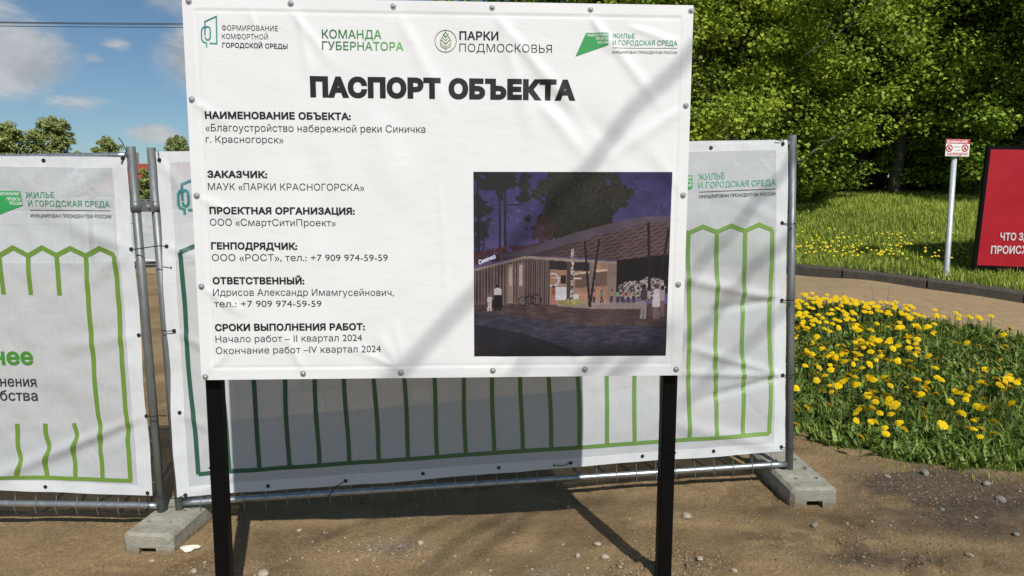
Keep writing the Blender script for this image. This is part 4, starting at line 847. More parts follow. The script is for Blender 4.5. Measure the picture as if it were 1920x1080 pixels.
def grass(name, xr, yr, n, mask, hr, wr, tint=(.1, .9), flop=.25):
    x = rng.uniform(*xr, n); y = rng.uniform(*yr, n); k = mask(x, y); x, y = x[k], y[k]; n = len(x)
    z = height(x, y) - .006; dens = fbm(x * 1.6, y * 1.6, 3); H = rng.uniform(*hr, n) * (.45 + 1.1 * dens); W = rng.uniform(*wr, n)
    V, F = blades(np.c_[x, y, z], H, W, np.abs(rng.normal(.35, flop, n)).clip(.02, 1.3), rng.uniform(0, 6.283, n))
    o = mesh(name, V, F, GRASS); t = np.clip(rng.uniform(*tint, n) * .6 + (fbm(x * 1.1 + 7, y * 1.1, 3) - .2) * .7, 0, 1); face_tint(o, np.tile(t, 3)); tag(o, kind='stuff'); return o
grass('meadow_grass', (1.5, 8), (4.3, 8.5), 64000, meadow, (.03, .12), (.004, .010), flop=.45)
edge = lambda x, y: meadow(x + .12, y + .2) & ~meadow(x, y)
grass('edge_grass', (1.5, 8), (4.0, 6.5), 22000, lambda x, y: edge(x, y) & (rng.random(len(x)) < .5), (.02, .07), (.003, .006))
hill = lambda x, y: kdist(x, y) > .1 + .1 * rng.random(len(x))
grass('hill_grass', (2.2, 10.5), (5.8, 13.5), 170000, hill, (.03, .13), (.006, .012), (.55, 1.6), .5)
x = rng.uniform(2.2, 6.5, 420); y = rng.uniform(4.8, 7.6, 420); k = meadow(x, y); x, y = x[k], y[k]; n = len(x)
V, F = blades(np.c_[x, y, height(x, y)], rng.uniform(.18, .42, n), rng.uniform(.003, .0045, n), rng.uniform(.05, .5, n), rng.uniform(0, 6.28, n))
o = mesh('dry_stalks', V, F, leafmat('dry_stalk', (.16, .12, .05), (.34, .28, .12), .6, .1)); face_tint(o, np.tile(rng.random(n), 3)); tag(o, kind='stuff')
# broad dandelion leaves close to the ground
x = rng.uniform(1.5, 7, 16000); y = rng.uniform(4.3, 8.2, 16000); k = meadow(x, y); x, y = x[k], y[k]; n = len(x)
V, F = blades(np.c_[x, y, height(x, y)], rng.uniform(.05, .13, n), rng.uniform(.016, .034, n), rng.uniform(.5, 1.5, n), rng.uniform(0, 6.28, n))
o = mesh('broad_leaves', V, F, leafmat('broad_leaf', (.05, .11, .018), (.26, .36, .075), .5, .2)); face_tint(o, np.tile(rng.random(n), 3)); tag(o, kind='stuff')
PETAL = leafmat('petal_yellow', (.80, .52, .004), (.95, .74, .012), .6, .25, .2); STEM = mat('stem_green', (.07, .11, .03), .6, var=.2)
def head_geo(r, seed):
    g = np.random.default_rng(seed); V = []; F = []
    for ring, (ri, ro, z0, z1, n) in enumerate(((.15, 1.0, .10, .02, 15), (.1, .82, .22, .20, 13), (.05, .58, .32, .36, 10), (.0, .3, .38, .46, 7))):
        for k in range(n):
            a = 2 * math.pi * (k + g.uniform(-.2, .2)) / n + ring * .3; da = math.pi / n * 1.15; L = ro * g.uniform(.88, 1.1); b = len(V); c_ = lambda rr, aa, zz: (r * rr * math.cos(aa), r * rr * math.sin(aa), r * zz)
            V += [c_(ri, a - da, z0), c_(L * .93, a - da * .75, z1), c_(L, a, z1 - .03), c_(L * .93, a + da * .75, z1), c_(ri, a + da, z0)]; F.append((b, b + 1, b + 2, b + 3, b + 4))
    b = len(V); m_ = 8                                     # green cup under the petals
    for rr, zz in ((.12, -.42), (.34, -.22), (.36, .06)): V += [(r * rr * math.cos(2 * math.pi * k / m_), r * rr * math.sin(2 * math.pi * k / m_), r * zz) for k in range(m_)]
    nf = len(F)
    for i in range(2): F += [(b + i * m_ + k, b + i * m_ + (k + 1) % m_, b + (i + 1) * m_ + (k + 1) % m_, b + (i + 1) * m_ + k) for k in range(m_)]
    return V, F, nf
def carpet(rest, Z, g):
    V = []; F = []; M = []; T = []
    for x, y in rest:
        px, py = Z(x, y); q = hit(px, py + 30); c = at(px, py, q[1]); hv, hf, nf = head_geo(.026, int(x)); a = .45; hv = np.array(hv) @ np.array([[1, 0, 0], [0, math.cos(a), math.sin(a)], [0, -math.sin(a), math.cos(a)]]); b = len(V); V += list(hv + c); F += [tuple(b + i for i in f) for f in hf]; M += [0] * nf + [1] * (len(hf) - nf)
        sm = MB().tube([(c[0], q[1], hz(c[0], q[1])), tuple(c)], .003, 4, False); b = len(V); V += [np.array(v) for v in sm.V]; F += [tuple(b + i for i in f) for f in sm.F]; M += [1] * len(sm.F)
    o = mesh('dandelion_carpet', V, F, PETAL, mats=[PETAL, STEM], fmat=M); face_tint(o, g.random(len(F))); tag(o, kind='stuff')
def dandelions():
    heads = []
    for s in range(4):
        V, F, nf = head_geo(.0225, s); me = bpy.data.meshes.new('flower_head'); me.from_pydata(V, [], F); me.materials.append(PETAL); me.materials.append(STEM)
        me.polygons.foreach_set('material_index', [0 if i < nf else 1 for i in range(len(F))]); me.update()
        a = me.attributes.new('tint', 'FLOAT', 'FACE'); a.data.foreach_set('value', np.random.default_rng(s).random(len(F)).astype(np.float32)); heads.append(me)
    sm = MB().tube([(0, 0, 0), (.004, .003, .4), (-.002, .002, 1)], .0025, 5); st = bpy.data.meshes.new('stem'); st.from_pydata(sm.V, [], sm.F); st.materials.append(STEM)
    Z = lambda x, y: (1480 + x / 2.7, 480 + y / 2.7); pts = []
    g = np.random.default_rng(5)
    for (x0, x1, y0, y1, n) in ((15, 330, 178, 250, 44), (15, 560, 215, 350, 64), (330, 640, 215, 300, 18), (560, 1050, 262, 365, 30), (15, 720, 350, 470, 52), (80, 500, 440, 560, 36), (15, 700, 470, 720, 44), (300, 1180, 560, 900, 24), (700, 1180, 360, 560, 8)):
        for _ in range(n):
            x = g.uniform(x0, x1); y = g.uniform(y0, y1)
            if y < 178 + (x - 15) * .098: continue
            pts.append((x, y))
            if g.random() < .25: pts.append((x + g.uniform(-22, 22), y + g.uniform(-9, 9)))
    pts += [(845, 445), (900, 440), (962, 455), (925, 582), (955, 550), (980, 615), (968, 645), (985, 662), (1055, 632), (1040, 630), (1115, 608), (1160, 640), (1150, 650), (1090, 660), (1115, 672), (1130, 678), (1090, 697), (850, 700), (838, 692), (866, 706), (848, 712), (900, 720), (895, 742), (818, 752), (1125, 765), (975, 790), (990, 785), (955, 782), (985, 740), (1085, 400), (1040, 860), (935, 895), (975, 895), (965, 935), (1035, 920), (820, 563), (740, 570), (770, 635),
            (350, 795), (375, 785), (405, 797), (340, 853), (335, 818), (415, 858), (435, 856), (460, 815), (450, 806), (515, 820), (500, 765), (525, 775), (550, 800), (485, 888), (490, 922), (580, 897), (685, 838), (205, 772), (195, 762), (440, 735), (436, 752), (505, 737), (390, 735), (745, 710), (705, 712), (90, 778), (25, 785), (30, 870), (360, 945), (680, 795), (508, 435), (495, 440), (522, 430), (655, 405), (640, 503), (650, 590), (618, 570), (575, 558), (700, 650), (627, 632), (480, 620), (420, 618), (370, 570), (290, 625), (245, 665), (35, 676), (183, 480), (645, 458), (607, 465)]
    pts.sort(key=lambda p: -p[1]); rest = pts[298:]; pts = pts[:298]
    lab = 'yellow dandelion in full bloom in the grass between the fence and the footpath'; grp = 'dandelions in the meadow'
    for i, (x, y) in enumerate(pts):
        px, py = Z(x, y); q = hit(px, py + 34); yy = q[1]; c = at(px, py, yy); zg = hz(c[0], yy); hh = min(.36, max(.16, c[2] - zg)); s = g.uniform(.95, 1.65) if py > 600 else g.uniform(.85, 1.35)
        e = empty('dandelion', (c[0], yy, zg), lab, 'flower', grp)
        for me, nm in ((st, 'stem'), (heads[i % 4], 'flower_head')):
            o = bpy.data.objects.new(nm, me); COL.objects.link(o); o.parent = e
            if nm == 'stem': o.scale = (1.2, 1.2, hh)
            else: o.location = (-.002, .002, hh); o.scale = (s, s, s); o.rotation_euler = (g.normal(.5, .25), g.normal(.1, .28), g.uniform(0, 6.28))
    carpet(rest, Z, g)
    # far ones on the bank and in the distance: one mass
    V = []; F = []; T = []
    hv, hf, nf = head_geo(.015, 9); hv = np.array(hv) @ np.array([[1, 0, 0], [0, math.cos(.6), math.sin(.6)], [0, -math.sin(.6), math.cos(.6)]]); hf = hf[:nf]
    for _ in range(210):
        px = g.uniform(1490, 1832); py = g.uniform(478, 520) + (px - 1490) * .03
        if g.random() < .25: py -= 14
        q = hit(px, py)
        if kdist(q[0], q[1]) < .25: continue
        b = len(V); V += list(hv + np.array([q[0], q[1], hz(q[0], q[1]) + g.uniform(.12, .20)])); F += [tuple(b + i for i in f) for f in hf]
    o = mesh('bank_dandelions', V, F, leafmat('petal_pale', (.85, .68, .02), (.95, .82, .07), .6, .2, .2)); face_tint(o, g.random(len(F))); tag(o, kind='stuff')
dandelions()

# ------------------------------------------------------------------ trees
BARK = mat('dark_bark', (.060, .050, .038), .95, var=.5, scale=10, bump=.7, bscale=30, spec=.1, stretch=(1, 1, .3)); BARKG = mat('grey_bark', (.10, .095, .07), .9, var=.4, scale=12, bump=.5, bscale=30, spec=.1, stretch=(1, 1, .3))
LEAF1 = leafmat('maple_leaf', (.10, .18, .016), (.47, .56, .06), .5, .32, .3); LEAF2 = leafmat('lime_leaf', (.07, .15, .012), (.44, .57, .06), .5, .30, .3); LEAF3 = leafmat('birch_leaf', (.18, .22, .06), (.46, .50, .17), .5, .25)
def leaves(C, spread, per, size, g, up=.75, flat=.55):
    """leaf-sized faces in clumps round the centres C (n,3)"""
    n = len(C) * per; c = np.repeat(C, per, 0); sp = np.repeat(np.broadcast_to(spread, len(C)), per)[:, None]
    off = g.normal(0, 1, (n, 3)); off /= np.linalg.norm(off, axis=1, keepdims=True); off *= g.random((n, 1)) ** .45; off[:, 2] *= flat; p = c + off * sp; p[:, 2] -= np.hypot(off[:, 0], off[:, 1]) ** 2 * sp[:, 0] * .25
    nr = off * .55 + g.normal(0, .55, (n, 3)) + np.array([0, -.12, up]); nr /= np.linalg.norm(nr, axis=1, keepdims=True)
    a = g.normal(0, 1, (n, 3)); a -= nr * (a * nr).sum(1, keepdims=True); a /= np.linalg.norm(a, axis=1, keepdims=True); b = np.cross(nr, a)
    s = size * g.uniform(.6, 1.25, (n, 1)); V = np.zeros((n, 6, 3))
    prof = ((-.5, 0, 0), (-.12, .44, .12), (.12, .34, .10), (.55, 0, -.08), (.12, -.34, .10), (-.12, -.44, .12))
    for i, (x, y, z) in enumerate(prof): V[:, i] = p + a * x * s + b * y * s + nr * z * s
    F = np.arange(n * 6).reshape(n, 6); F = np.concatenate([F[:, [0, 1, 2, 3]], F[:, [0, 3, 4, 5]]], 0)
    clump = np.repeat(g.random(len(C)), per); t = np.clip(.75 * g.random(n) ** 1.3 + .35 * clump - .05, 0, 1)
    return V.reshape(-1, 3), F, np.tile(t, 2)
def limb(mb, p0, p1, r0, r1, g, wob=.06, n=6, seg=6):
    p0, p1 = np.array(p0, float), np.array(p1, float); L = np.linalg.norm(p1 - p0); P = [p0 + (p1 - p0) * t + (g.normal(0, wob * L, 3) * math.sin(t * math.pi) * .6 if 0 < t < 1 else 0) for t in np.linspace(0, 1, n)]
    mb.tube(P, [r0 + (r1 - r0) * t for t in np.linspace(0, 1, n)], seg); return P
def tree_meshes(seed, H, z0, R, ncl, per, leaf, lm, bm_, r0=.14, taper=1.0, spread=(.28, .5), lean=(0, 0), twigs=True):
    """one tree at the origin: trunk with limbs, crown of clumped leaves between z0 and H"""
    g = np.random.default_rng(seed); mb = MB(); top = (lean[0] * H, lean[1] * H, H * .93); tp = limb(mb, (0, 0, -.3), top, r0, r0 * .12, g, .025, 10, 9)
    C = []
    while len(C) < ncl:
        t = g.random() ** .85; z = z0 + (H - z0) * t; rr = R * (math.sin(math.pi * min(1, (.3 + .62 * t))) ** .7 * taper + (1 - taper) * .8); a = g.uniform(0, 6.283); q = rr * math.sqrt(g.uniform(.08, 1)) * (.75 + .45 * math.sin(a * 3 + seed + z))
        C.append((math.cos(a) * q + lean[0] * z, math.sin(a) * q + lean[1] * z, z + g.normal(0, .15)))
    C = np.array(C)
    for k in range(0, ncl, max(1, ncl // 46)):
        c = C[k]; zb = max(.6 if z0 < 1.2 else z0 * .7, c[2] - np.hypot(c[0] - lean[0] * c[2], c[1] - lean[1] * c[2]) * g.uniform(.5, 1.0)); f = min(.95, zb / (H * .93)); b = np.array(tp[0]) + (np.array(top) - np.array(tp[0])) * ((zb + .3) / (top[2] + .3))
        P = limb(mb, b, c, max(.012, r0 * .34 * (1 - f * .6)), .006, g, .05, 6, 5)
        if twigs:
            for _ in range(2): q = P[g.integers(3, 6)]; limb(mb, q, q + g.normal(0, .28, 3), .006, .003, g, .03, 3, 3)
    if H < 12 and H > 9:
        for k in range(16):                            # long bare twigs reaching out of the crown
            c = C[g.integers(ncl)]; d = np.array([g.normal(0, .8), g.normal(0, .8), g.uniform(.1, .9)]); limb(mb, c * np.array([.6, .6, .95]), c * np.array([1.12, 1.12, 1]) + d * .6, .011, .003, g, .04, 6, 4)
    V, F, T = leaves(C, g.uniform(*spread, ncl), per, leaf, g)
    tm = mb.build('trunk', bm_, smooth=True); cm = mesh('crown', V, F, lm); face_tint(cm, T); r = (tm.data, cm.data)
    bpy.data.objects.remove(tm); bpy.data.objects.remove(cm); return r
def place_tree(ms, x, y, z, rz, s, label, group, name='tree', cat='tree'):
    e = empty(name, (x, y, z), label, cat, group); e.rotation_euler = (0, 0, rz); s = (s, s, s) if np.isscalar(s) else s; e.scale = s
    for me, nm in zip(ms, ('trunk', 'crown')):
        o = bpy.data.objects.new(nm, me); COL.objects.link(o); o.parent = e
    return e
MAP = [tree_meshes(s, 9.5, 1.1, 2.3, 600, 145, .070, LEAF1, BARKG if s == 1 else BARK, .12, spread=(.3, .6)) for s in (1, 2)]
LIME = [tree_meshes(s, 11, 1.5, 2.4, 760, 165, .057, LEAF2, BARK, .17, spread=(.28, .6)) for s in (3, 4, 5)]
BACK = [tree_meshes(s, 13, 2.6, 2.8, 420, 100, .12, LEAF2, BARK, .22, spread=(.4, .75)) for s in (6, 7)]
BUSH = [tree_meshes(s, 2.3, .25, 1.0, 110, 110, .065, LEAF2, BARK, .03, spread=(.2, .36)) for s in (8, 9)]
GW = 'trees of the dense wood on the bank'; GBK = 'trees deep in the wood behind the front row'
def stand(ms, px, Y, rz, s, label, group, **k):
    x = (px - 960) / FPX * Y * 1.0; return place_tree(ms, x, Y, hz(x, Y) - .02, rz, s, label, group, **k)
stand(MAP[0], 1385, 11.6, .4, .92, 'young maple with pale clusters of leaves past the upper right corner of the board', GW)
stand(MAP[1], 1235, 12.6, 2.0, 1.0, 'maple standing behind the board, its crown showing above the top right screws', GW)
stand(MAP[1], 1490, 13.2, 4.2, 1.0, 'bushy maple directly above the far right fence post', GW)
stand(LIME[0], 1590, 13.9, .3, 1.0, 'leafy tree left of the thick dark trunk at the top of the grassy bank', GW)
stand(LIME[1], 1690, 14.3, 1.4, 1.05, 'tree with a dark trunk between the fence post and the small attention sign', GW)
stand(LIME[2], 1790, 13.6, 2.6, .95, 'tree rising straight behind the small attention sign', GW)
stand(LIME[0], 1880, 12.7, 3.9, 1.0, 'bright leafy tree above the left corner of the red notice board', GW)
stand(MAP[0], 1985, 12.0, 5.0, 1.05, 'sunlit tree cut by the top right corner of the view', GW)
stand(LIME[1], 2110, 12.6, 3.0, 1.0, 'tree beyond the red notice board, mostly outside the view', GW)
for i, (px, Y) in enumerate(((1090, 15.5), (1170, 17), (1330, 16.5), (1440, 17), (1540, 16.6), (1620, 17.6), (1730, 17), (1830, 16.4), (1920, 17), (2010, 16), (1250, 20), (1390, 21), (1500, 20.5), (1580, 22), (1670, 21), (1770, 22), (1870, 20.5), (1960, 21))):
    stand(BACK[i % 2], px, Y, i * 1.7, 1.0 + .06 * (i % 3), 'tall shaded tree deep in the wood behind the front row of leafy trees', GBK)
stand(BUSH[0], 1815, 12.3, .5, 1.0, 'low leafy bush beside the foot of the wood right of the small attention sign', 'bushes at the edge of the wood', name='bush', cat='bush'); stand(BUSH[1], 1745, 12.9, 1.5, .8, 'low leafy bush left of the small attention sign below the trees', 'bushes at the edge of the wood', name='bush', cat='bush')
stand(BUSH[0], 1520, 12.5, 2.5, .85, 'low leafy bush in the shade right of the far fence post', 'bushes at the edge of the wood', name='bush', cat='bush')
for i, (px, Y, sc_) in enumerate(((1500, 16.2, 1.5), (1590, 17.5, 1.7), (1660, 16.8, 1.3), (1720, 18, 1.7), (1800, 16.5, 1.5), (1870, 16, 1.6), (1560, 19.5, 1.9), (1640, 20, 1.8), (1690, 19, 1.6), (1760, 20, 1.9))):
    stand(BUSH[i % 2], px, Y, i * 2.1, sc_, 'bush growing in the shade deep between the trunks of the wood', 'undergrowth between the trunks', name='bush', cat='bush')
def distant_wood():
    g = np.random.default_rng(31); n = 620; C = np.c_[g.uniform(-1, 27, n), g.uniform(24, 31, n), 1.4 + 10 * g.random(n) ** 1.15]
    V, F, T = leaves(C, g.uniform(.6, 1.1, n), 60, .26, g); o = mesh('distant_wood', V, F, LEAF2); face_tint(o, T * .7); tag(o, kind='stuff')
distant_wood()
# bare stems of the wood, seen in the gaps under the crowns
for px, Y, r, lab in ((1667, 12.9, .105, 'slim grey mossy trunk nearest the grassy bank'), (1712, 13.6, .20, 'thickest dark trunk at the top of the bank'), (1570, 14.4, .085, 'dark trunk nearest the far right fence post'), (1647, 15, .07, 'thin dark trunk left of the grey mossy one'), (1598, 14.8, .09, 'dark trunk second from the far right fence post'), (1758, 14.6, .075, 'thin dark trunk just left of the small attention sign'), (1866, 13.8, .09, 'dark trunk between the attention sign and the red notice board')):
    g = np.random.default_rng(int(px)); x = (px - 960) / FPX * Y; z = hz(x, Y); mb = MB(); limb(mb, (x, Y, z - .2), (x + g.normal(0, .3), Y + .2, z + 8), r, r * .45, g, .012, 9, 10)
    e = empty('tree', (x, Y, z), lab, 'tree trunk', 'bare trunks under the leaves')
    for k in range(7):
        zz = z + 2 + k * .8; p = np.array([x, Y, zz]); limb(mb, p, p + np.array([g.normal(0, .8), g.normal(0, .8), g.uniform(.2, .8)]), r * .22, .006, g, .05, 5, 5)
    mb.build('trunk', BARKG if px == 1667 else BARK, e, True)
# far left trees over the fence
FARL = [tree_meshes(21, 10.2, 3.2, 2.5, 330, 100, .16, LEAF3, BARKG, .18, spread=(.3, .55)), tree_meshes(22, 8, 1.5, 2.6, 280, 100, .17, LEAF3, BARK, .18, spread=(.3, .6))]
def far(ms, px, top, Y, Hm, wid, label, rz):
    p = at(px, top, Y); s = (p[2] + .1) / Hm; place_tree(ms, p[0], Y, 0, rz, (wid, wid, s), label, 'far trees over the left fence')
far(FARL[0], 97, 222, 60, 10.4, .86, 'tallest rounded birch over the left fence panel', .3); far(FARL[1], 12, 232, 58, 8.2, 1.05, 'dark green tree at the left edge over the fence', 1.2); far(FARL[1], 200, 259, 64, 8.2, .72, 'low round tree just left of the two inner posts', 2.2); far(FARL[0], 332, 258, 66, 10.4, .62, 'small tree peeking between the inner posts and the board', 3.3); far(FARL[1], 372, 270, 70, 8.2, .9, 'tree mostly hidden behind the left edge of the board', 4.0); far(FARL[1], -70, 240, 62, 8.2, 1.1, 'tree beyond the left edge of the view', 5)
far(FARL[1], 286, 319, 38, 8.2, .62, 'clipped green hedge bush seen in the gap between the inner posts', .9)
# house with a red roof, far panel
def house():
    c = at(262, 320, 48); x, y = c[0], 48; zb = 0; r = at(268, 305, 48)[2]; z = empty('house', (x, y, 0), 'distant house with a red roof seen between the two inner posts', 'house')
    w, d, e = 5.0, 6.0, r - 1.8
    WL = mat('house_wall', (.5, .45, .36), .9, var=.15); RF = mat('red_roof', (.28, .055, .03), .7, var=.25, scale=6)
    V = [(x - w / 2, y, 0), (x + w / 2, y, 0), (x + w / 2, y + d, 0), (x - w / 2, y + d, 0), (x - w / 2, y, e), (x + w / 2, y, e), (x + w / 2, y + d, e), (x - w / 2, y + d, e), (x - w / 2, y + d / 2, r - .1), (x + w / 2, y + d / 2, r - .1)]
    mesh('wall', V, [(0, 1, 5, 4), (2, 3, 7, 6), (1, 2, 6, 9, 5), (3, 0, 4, 8, 7)], WL, z)
    m_ = MB(); o_ = .35
    for s_ in (-1, 1):
        ye = y + d / 2 + s_ * (d / 2 + o_); ze = e - .18; A = [(x - w / 2 - o_, ye, ze), (x + w / 2 + o_, ye, ze), (x + w / 2 + o_, y + d / 2, r), (x - w / 2 - o_, y + d / 2, r)]
        m_.add(A + [(a, b, c_ + .12) for a, b, c_ in A], [(0, 1, 2, 3), (4, 7, 6, 5), (0, 4, 5, 1), (1, 5, 6, 2), (3, 7, 4, 0), (2, 6, 7, 3)])
    ro = m_.build('roof', RF, z); MB().box((x - 2, y + d / 2, r + .3), (.6, .6, 1.2)).build('chimney', WL, ro)
    GLS = mat('window_glass', (.03, .04, .05), .1)
    for k in (-2.4, 0, 2.4):
        fr_ = MB().box((x + k, y - .03, 1.8), (1.2, .08, 1.3)).build('window', mat('window_white', (.7, .7, .68), .5), z); MB().box((x + k, y - .08, 1.8), (1.0, .03, 1.1)).build('pane', GLS, fr_)
house()
def far_fence():
    for k, (x0, lab) in enumerate(((-12.6, 'far fence panel seen through the gap between the inner posts'), (-9.05, 'far fence panel to the right of the one seen in the gap'), (-16.15, 'far fence panel to the left of the one seen in the gap'))):
        z0 = hz(x0 + 1.7, 21.5); pl = Plane((x0, 21.5, z0 + .1), (0, 0, .0001)); panel(pl, 0, 3.5, lab, 'far fence panels across the dirt')
        b = Banner(pl, [(.05, .12), (3.45, .12), (3.45, 1.68), (.05, 1.68)], [], 20.0 + k); o_ = empty('mesh_banner', pl(1.75, .1, .03), 'pale banner on the ' + lab.replace('far fence panel to the right of the one seen in the gap', 'far fence panel right of the gap').replace('far fence panel to the left of the one seen in the gap', 'far fence panel left of the gap'), 'banner', 'banners on the far fence'); b.build(o_, 40, 24)
far_fence()
# overhead lines and the two cables in front of the wood
LINE = mat('dark_cable', (.03, .032, .035), .6)
def cable(pts, r, label, group): m_ = MB(); m_.tube(pts, r, 6); tag(m_.build('overhead_cable', LINE, origin=pts[0]), label, 'cable', group)
for y0, y1, lab in ((41, 44.0, 'upper of the paired thin wires across the blue sky'), (42.5, 46.5, 'middle wire of three across the blue sky'), (48.5, 51.5, 'lowest wire across the blue sky')):
    a, b = at(-30, y0, 34), at(345, y1, 34); d = (b - a); cable([a - d * 3 + np.array([0, 0, 1.2]), a - d, a, (a + b) / 2 - np.array([0, 0, .01]), b, b + d * .6, b + d * 1.6 + np.array([0, 0, .3])], .016, lab, 'overhead wires at the upper left')
for a, b, lab in (((1508, 104), (1672, -8), 'lower dark cable slanting up across the leaves'), ((1545, 54), (1625, -2), 'upper dark cable slanting up across the leaves')):
    p, q = at(*a, 10.4), at(*b, 10.4); d = q - p; cable([p, p + d * .5 - np.array([0, 0, .01]), q, q + d * 2], .008, lab, 'cables in front of the wood')
# ------------------------------------------------------------------ stones
STONE = mat('pale_stone', (.34, .285, .21), .9, var=.35, scale=30, bump=.4, bscale=80); STONE2 = mat('grey_stone', (.21, .19, .16), .9, var=.35, scale=30, bump=.4, bscale=80); CLOD = mat('soil_clod', (.25, .172, .09), .97, var=.4, scale=40, bump=.6, bscale=120, spec=.1)
def pebble(seed, n=2):
    bm = bmesh.new(); bmesh.ops.create_icosphere(bm, subdivisions=n, radius=1); g = np.random.default_rng(seed); sc_ = np.array([1, g.uniform(.6, .95), g.uniform(.4, .75)]); pl = g.normal(0, 1, (7, 3)); pl /= np.linalg.norm(pl, axis=1, keepdims=True); of = g.uniform(.62, .95, 7)
    for v in bm.verts:
        c = np.array(v.co)
        for q, o_ in zip(pl, of):
            d = c @ q - o_
            if d > 0: c = c - q * d
        v.co = c * sc_
    V = np.array([v.co[:] for v in bm.verts]); F = [tuple(v.index for v in f.verts) for f in bm.faces]; bm.free(); return V, F
PB = [pebble(s, 2) for s in range(6)]; PBL = [pebble(s, 1) for s in range(6)]
def scatter(name, n, xs, ys, rs, m, kind='stuff', clusters=None):
    V = []; F = []; g = np.random.default_rng(abs(hash(name)) % 1000 if False else len(name))
    for i in range(n):
        if clusters and g.random() < .8:
            c = clusters[g.integers(len(clusters))]; p = hit(c[0] + g.normal(0, c[2]), c[1] + g.normal(0, c[3])); x, y = p[0], p[1]
        else: x, y = g.uniform(*xs), g.uniform(*ys)
        if meadow(np.array([x]), np.array([y]))[0] and g.random() < .9: continue
        r = rs[0] * (rs[1] / rs[0]) ** (g.random() ** 2.2); v, f = PBL[g.integers(6)]; a = g.uniform(0, 6.28); ca, sa = math.cos(a), math.sin(a)
        w = v @ np.array([[ca, sa, 0], [-sa, ca, 0], [0, 0, .8]]) * r + np.array([x, y, hz(x, y) + r * .08]); b = len(V); V += list(w); F += [tuple(b + k for k in q) for q in f]
    tag(mesh(name, np.array(V), np.array(F), m), kind=kind)
scatter('gravel', 620, (-2.6, 3.0), (2.95, 5.2), (.0025, .014), STONE, clusters=[(725, 1035, 70, 18), (1010, 1075, 90, 12), (1790, 930, 110, 45), (480, 1065, 70, 14), (1180, 1050, 60, 18), (1700, 960, 90, 30), (1000, 1010, 250, 40), (725, 1035, 60, 14), (725, 1035, 60, 14)])
scatter('dark_gravel', 900, (-2.6, 3.0), (2.95, 5.2), (.003, .012), STONE2, clusters=[(1780, 930, 110, 45), (1650, 1000, 120, 40), (740, 1035, 80, 18), (1250, 1065, 60, 12)])
scatter('soil_clods', 4200, (-2.8, 3.2), (2.95, 5.3), (.003, .013), CLOD, clusters=[(1500, 1010, 160, 40), (1240, 1060, 70, 16), (1700, 1040, 130, 30), (1420, 930, 90, 40), (300, 1060, 120, 14), (1760, 900, 100, 30)])
SP = [(1117, 1021, 11, 'p'), (1082, 1041, 10, 'p'), (1133, 1042, 13, 'p'), (1110, 1015, 6, 'p'), (848, 0, 0, '')] 
SP = [(1120, 1021, 9, 'pale stone nearest left of the right hand black post, upper of three'), (1083, 1041, 9, 'pale stone farthest left of the three by the right hand black post'), (1133, 1043, 12, 'largest pale stone close to the right hand black post'), (1528, 986, 12, 'rounded brown stone in front of the right concrete foot'), (1286, 968, 13, 'pale stone right beside the right hand black post'), (561, 995, 6, 'small pale stone between the posts, nearer the left one'), (1066, 951, 6, 'small pale stone at the edge of the shadow of the board'), (788, 1022, 8, 'pale stone on the right side of the gravel patch'), (752, 1024, 8, 'grey stone on top of the gravel patch'), (668, 1050, 7, 'pale stone at the left end of the gravel patch'), (494, 1076, 14, 'large half buried stone beside the foot of the left black post'), (363, 1071, 9, 'stone in front of the left concrete foot'), (285, 1050, 7, 'small stone just under the left concrete foot'), (1734, 889, 11, 'grey stone on the dark gravel below the grass'), (1664, 895, 9, 'grey stone on the left of the dark gravel'), (1850, 909, 12, 'flat grey stone on the dark gravel, upper right'), (1876, 937, 13, 'flat pale stone on the dark gravel, lower right'), (1767, 955, 7, 'dark round stone below the dark gravel'), (1312, 1055, 9, 'pale stone right of the right hand black post near the bottom'), (1376, 1077, 8, 'pale stone at the bottom edge right of the right hand post'), (1905, 1005, 10, 'grey stone at the right edge of the dirt'), (1818, 1047, 9, 'stone at the lower right corner of the dirt'), (1408, 977, 5, 'tiny pale stone on the dirt left of the brown one')]
for i, (px, py, r, lab) in enumerate(SP):
    q = hit(px, py); r = r / FPX * q[1] * .9; v, f = PB[i % 6]; a = i * 1.3; ca, sa = math.cos(a), math.sin(a); v = v @ np.array([[ca, sa, 0], [-sa, ca, 0], [0, 0, 1]]) * r; b = np.array([q[0], q[1], hz(q[0], q[1]) + r * .28])
    tag(mesh('stone', v + b, f, STONE2 if 'grey' in lab or 'dark' in lab or 'brown' in lab else STONE, origin=b), lab, 'stone', 'loose stones on the dirt')
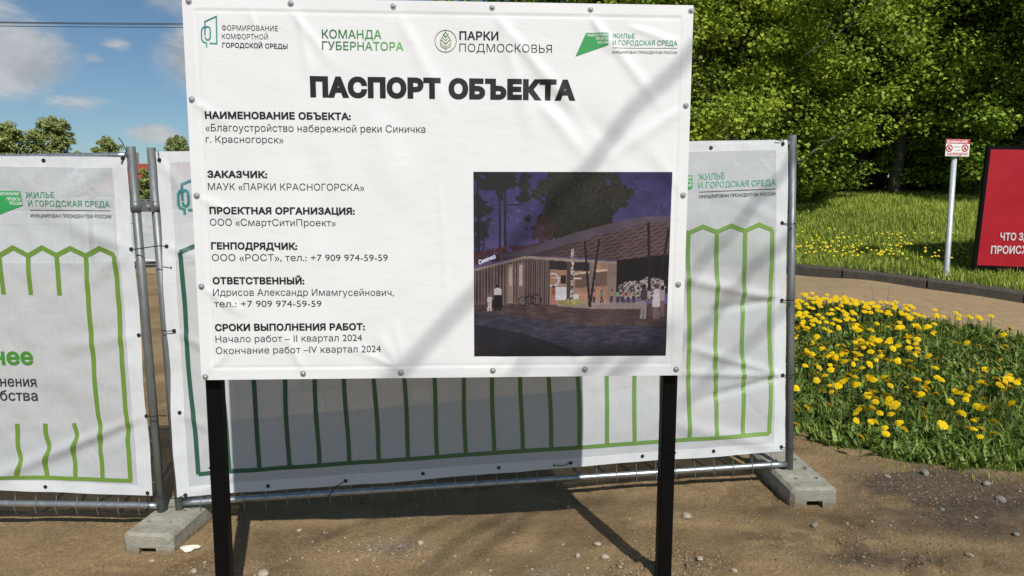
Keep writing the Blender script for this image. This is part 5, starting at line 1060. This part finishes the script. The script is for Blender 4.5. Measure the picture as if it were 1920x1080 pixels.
def scrap():
    q = hit(356, 1033); b = np.array([q[0], q[1], hz(q[0], q[1]) + .012]); out = [(-.055, .006), (-.03, .012), (.0, .010), (.03, .014), (.052, .012), (.046, .0), (.03, -.004), (.02, -.018), (-.01, -.022), (-.03, -.012), (-.045, -.006)]
    z = [.0, .004, .008, .006, .0, -.002, .0, -.004, -.006, -.003, .0]; n = len(out); V = [b + np.array([x, y * 1.6, zz]) for (x, y), zz in zip(out, z)]; V += [p - np.array([0, 0, .0012]) for p in V]
    tag(mesh('paper_scrap', V, [tuple(range(n - 1, -1, -1)), tuple(range(n, 2 * n))] + [(i, (i + 1) % n, (i + 1) % n + n, i + n) for i in range(n)], mat('torn_card', (.72, .68, .58), .7, var=.1), origin=b), 'torn scrap of white card lying on the dirt beside the left concrete foot', 'litter')
scrap()
# ------------------------------------------------------------------ the tree behind the viewer whose branches shade the board, the fence and the dirt
def shade_tree():
    g = np.random.default_rng(77); mb = MB(); base = np.array([24.0, -16.0, .2])
    S = lambda P, d: np.asarray(P, float) + TO_SUN * d
    bl = lambda px, py: BOARD(*BOARD.uv(px, py)); fl_ = lambda px, py: FENCE(*FENCE.uv(px, py, .03), .03)
    tr = [base, base + np.array([-.2, .1, 4]), base + np.array([-.5, .3, 9]), base + np.array([-1.2, .6, 19])]; mb.tube(tr, [.3, .26, .2, .08], 10)
    e = empty('tree', base, 'tall tree standing behind the viewer, its branches shading the board', 'tree', 'trees around the site')
    def br(A, Bp, d0, d1, r0, r1, ext=.25):
        a, b = S(A, d0), S(Bp, d1); n = 10; P = [a + (b - a) * t + g.normal(0, .012, 3) for t in np.linspace(-ext, 1.12, n)]
        up = [P[0] + TO_SUN * q + g.normal(0, .02, 3) for q in (3, 6, 9)]; top = tr[2] + (tr[3] - tr[2]) * g.uniform(.3, .9)
        mb.tube([top, (top + up[2]) / 2 + np.array([0, 0, .6]), up[2], up[1], up[0]] + P, [.03, .016, .012, .012, .013] + [r0 + (r1 - r0) * t for t in np.linspace(0, 1, n)], 7)
    br(bl(1300, 95), bl(760, 690), 7.6, 8.6, .0150, .0135)
    br(fl_(1478, 310), fl_(1300, 520), 8.6, 9.0, .016, .010); br(fl_(1480, 440), fl_(1290, 630), 8.9, 9.3, .018, .014); br(fl_(1478, 575), fl_(1290, 745), 9.2, 9.6, .013, .009)
    br(hit(845, 970), hit(740, 1030), 9.8, 10, .010, .009); br(hit(945, 965), hit(790, 1065), 9.6, 9.9, .014, .013); br(hit(1015, 955), hit(850, 1070), 9.4, 9.8, .014, .013); br(hit(662, 985), hit(522, 1037), 10, 10.2, .010, .009)
    mb.build('trunk', BARKG, e, True)
shade_tree()
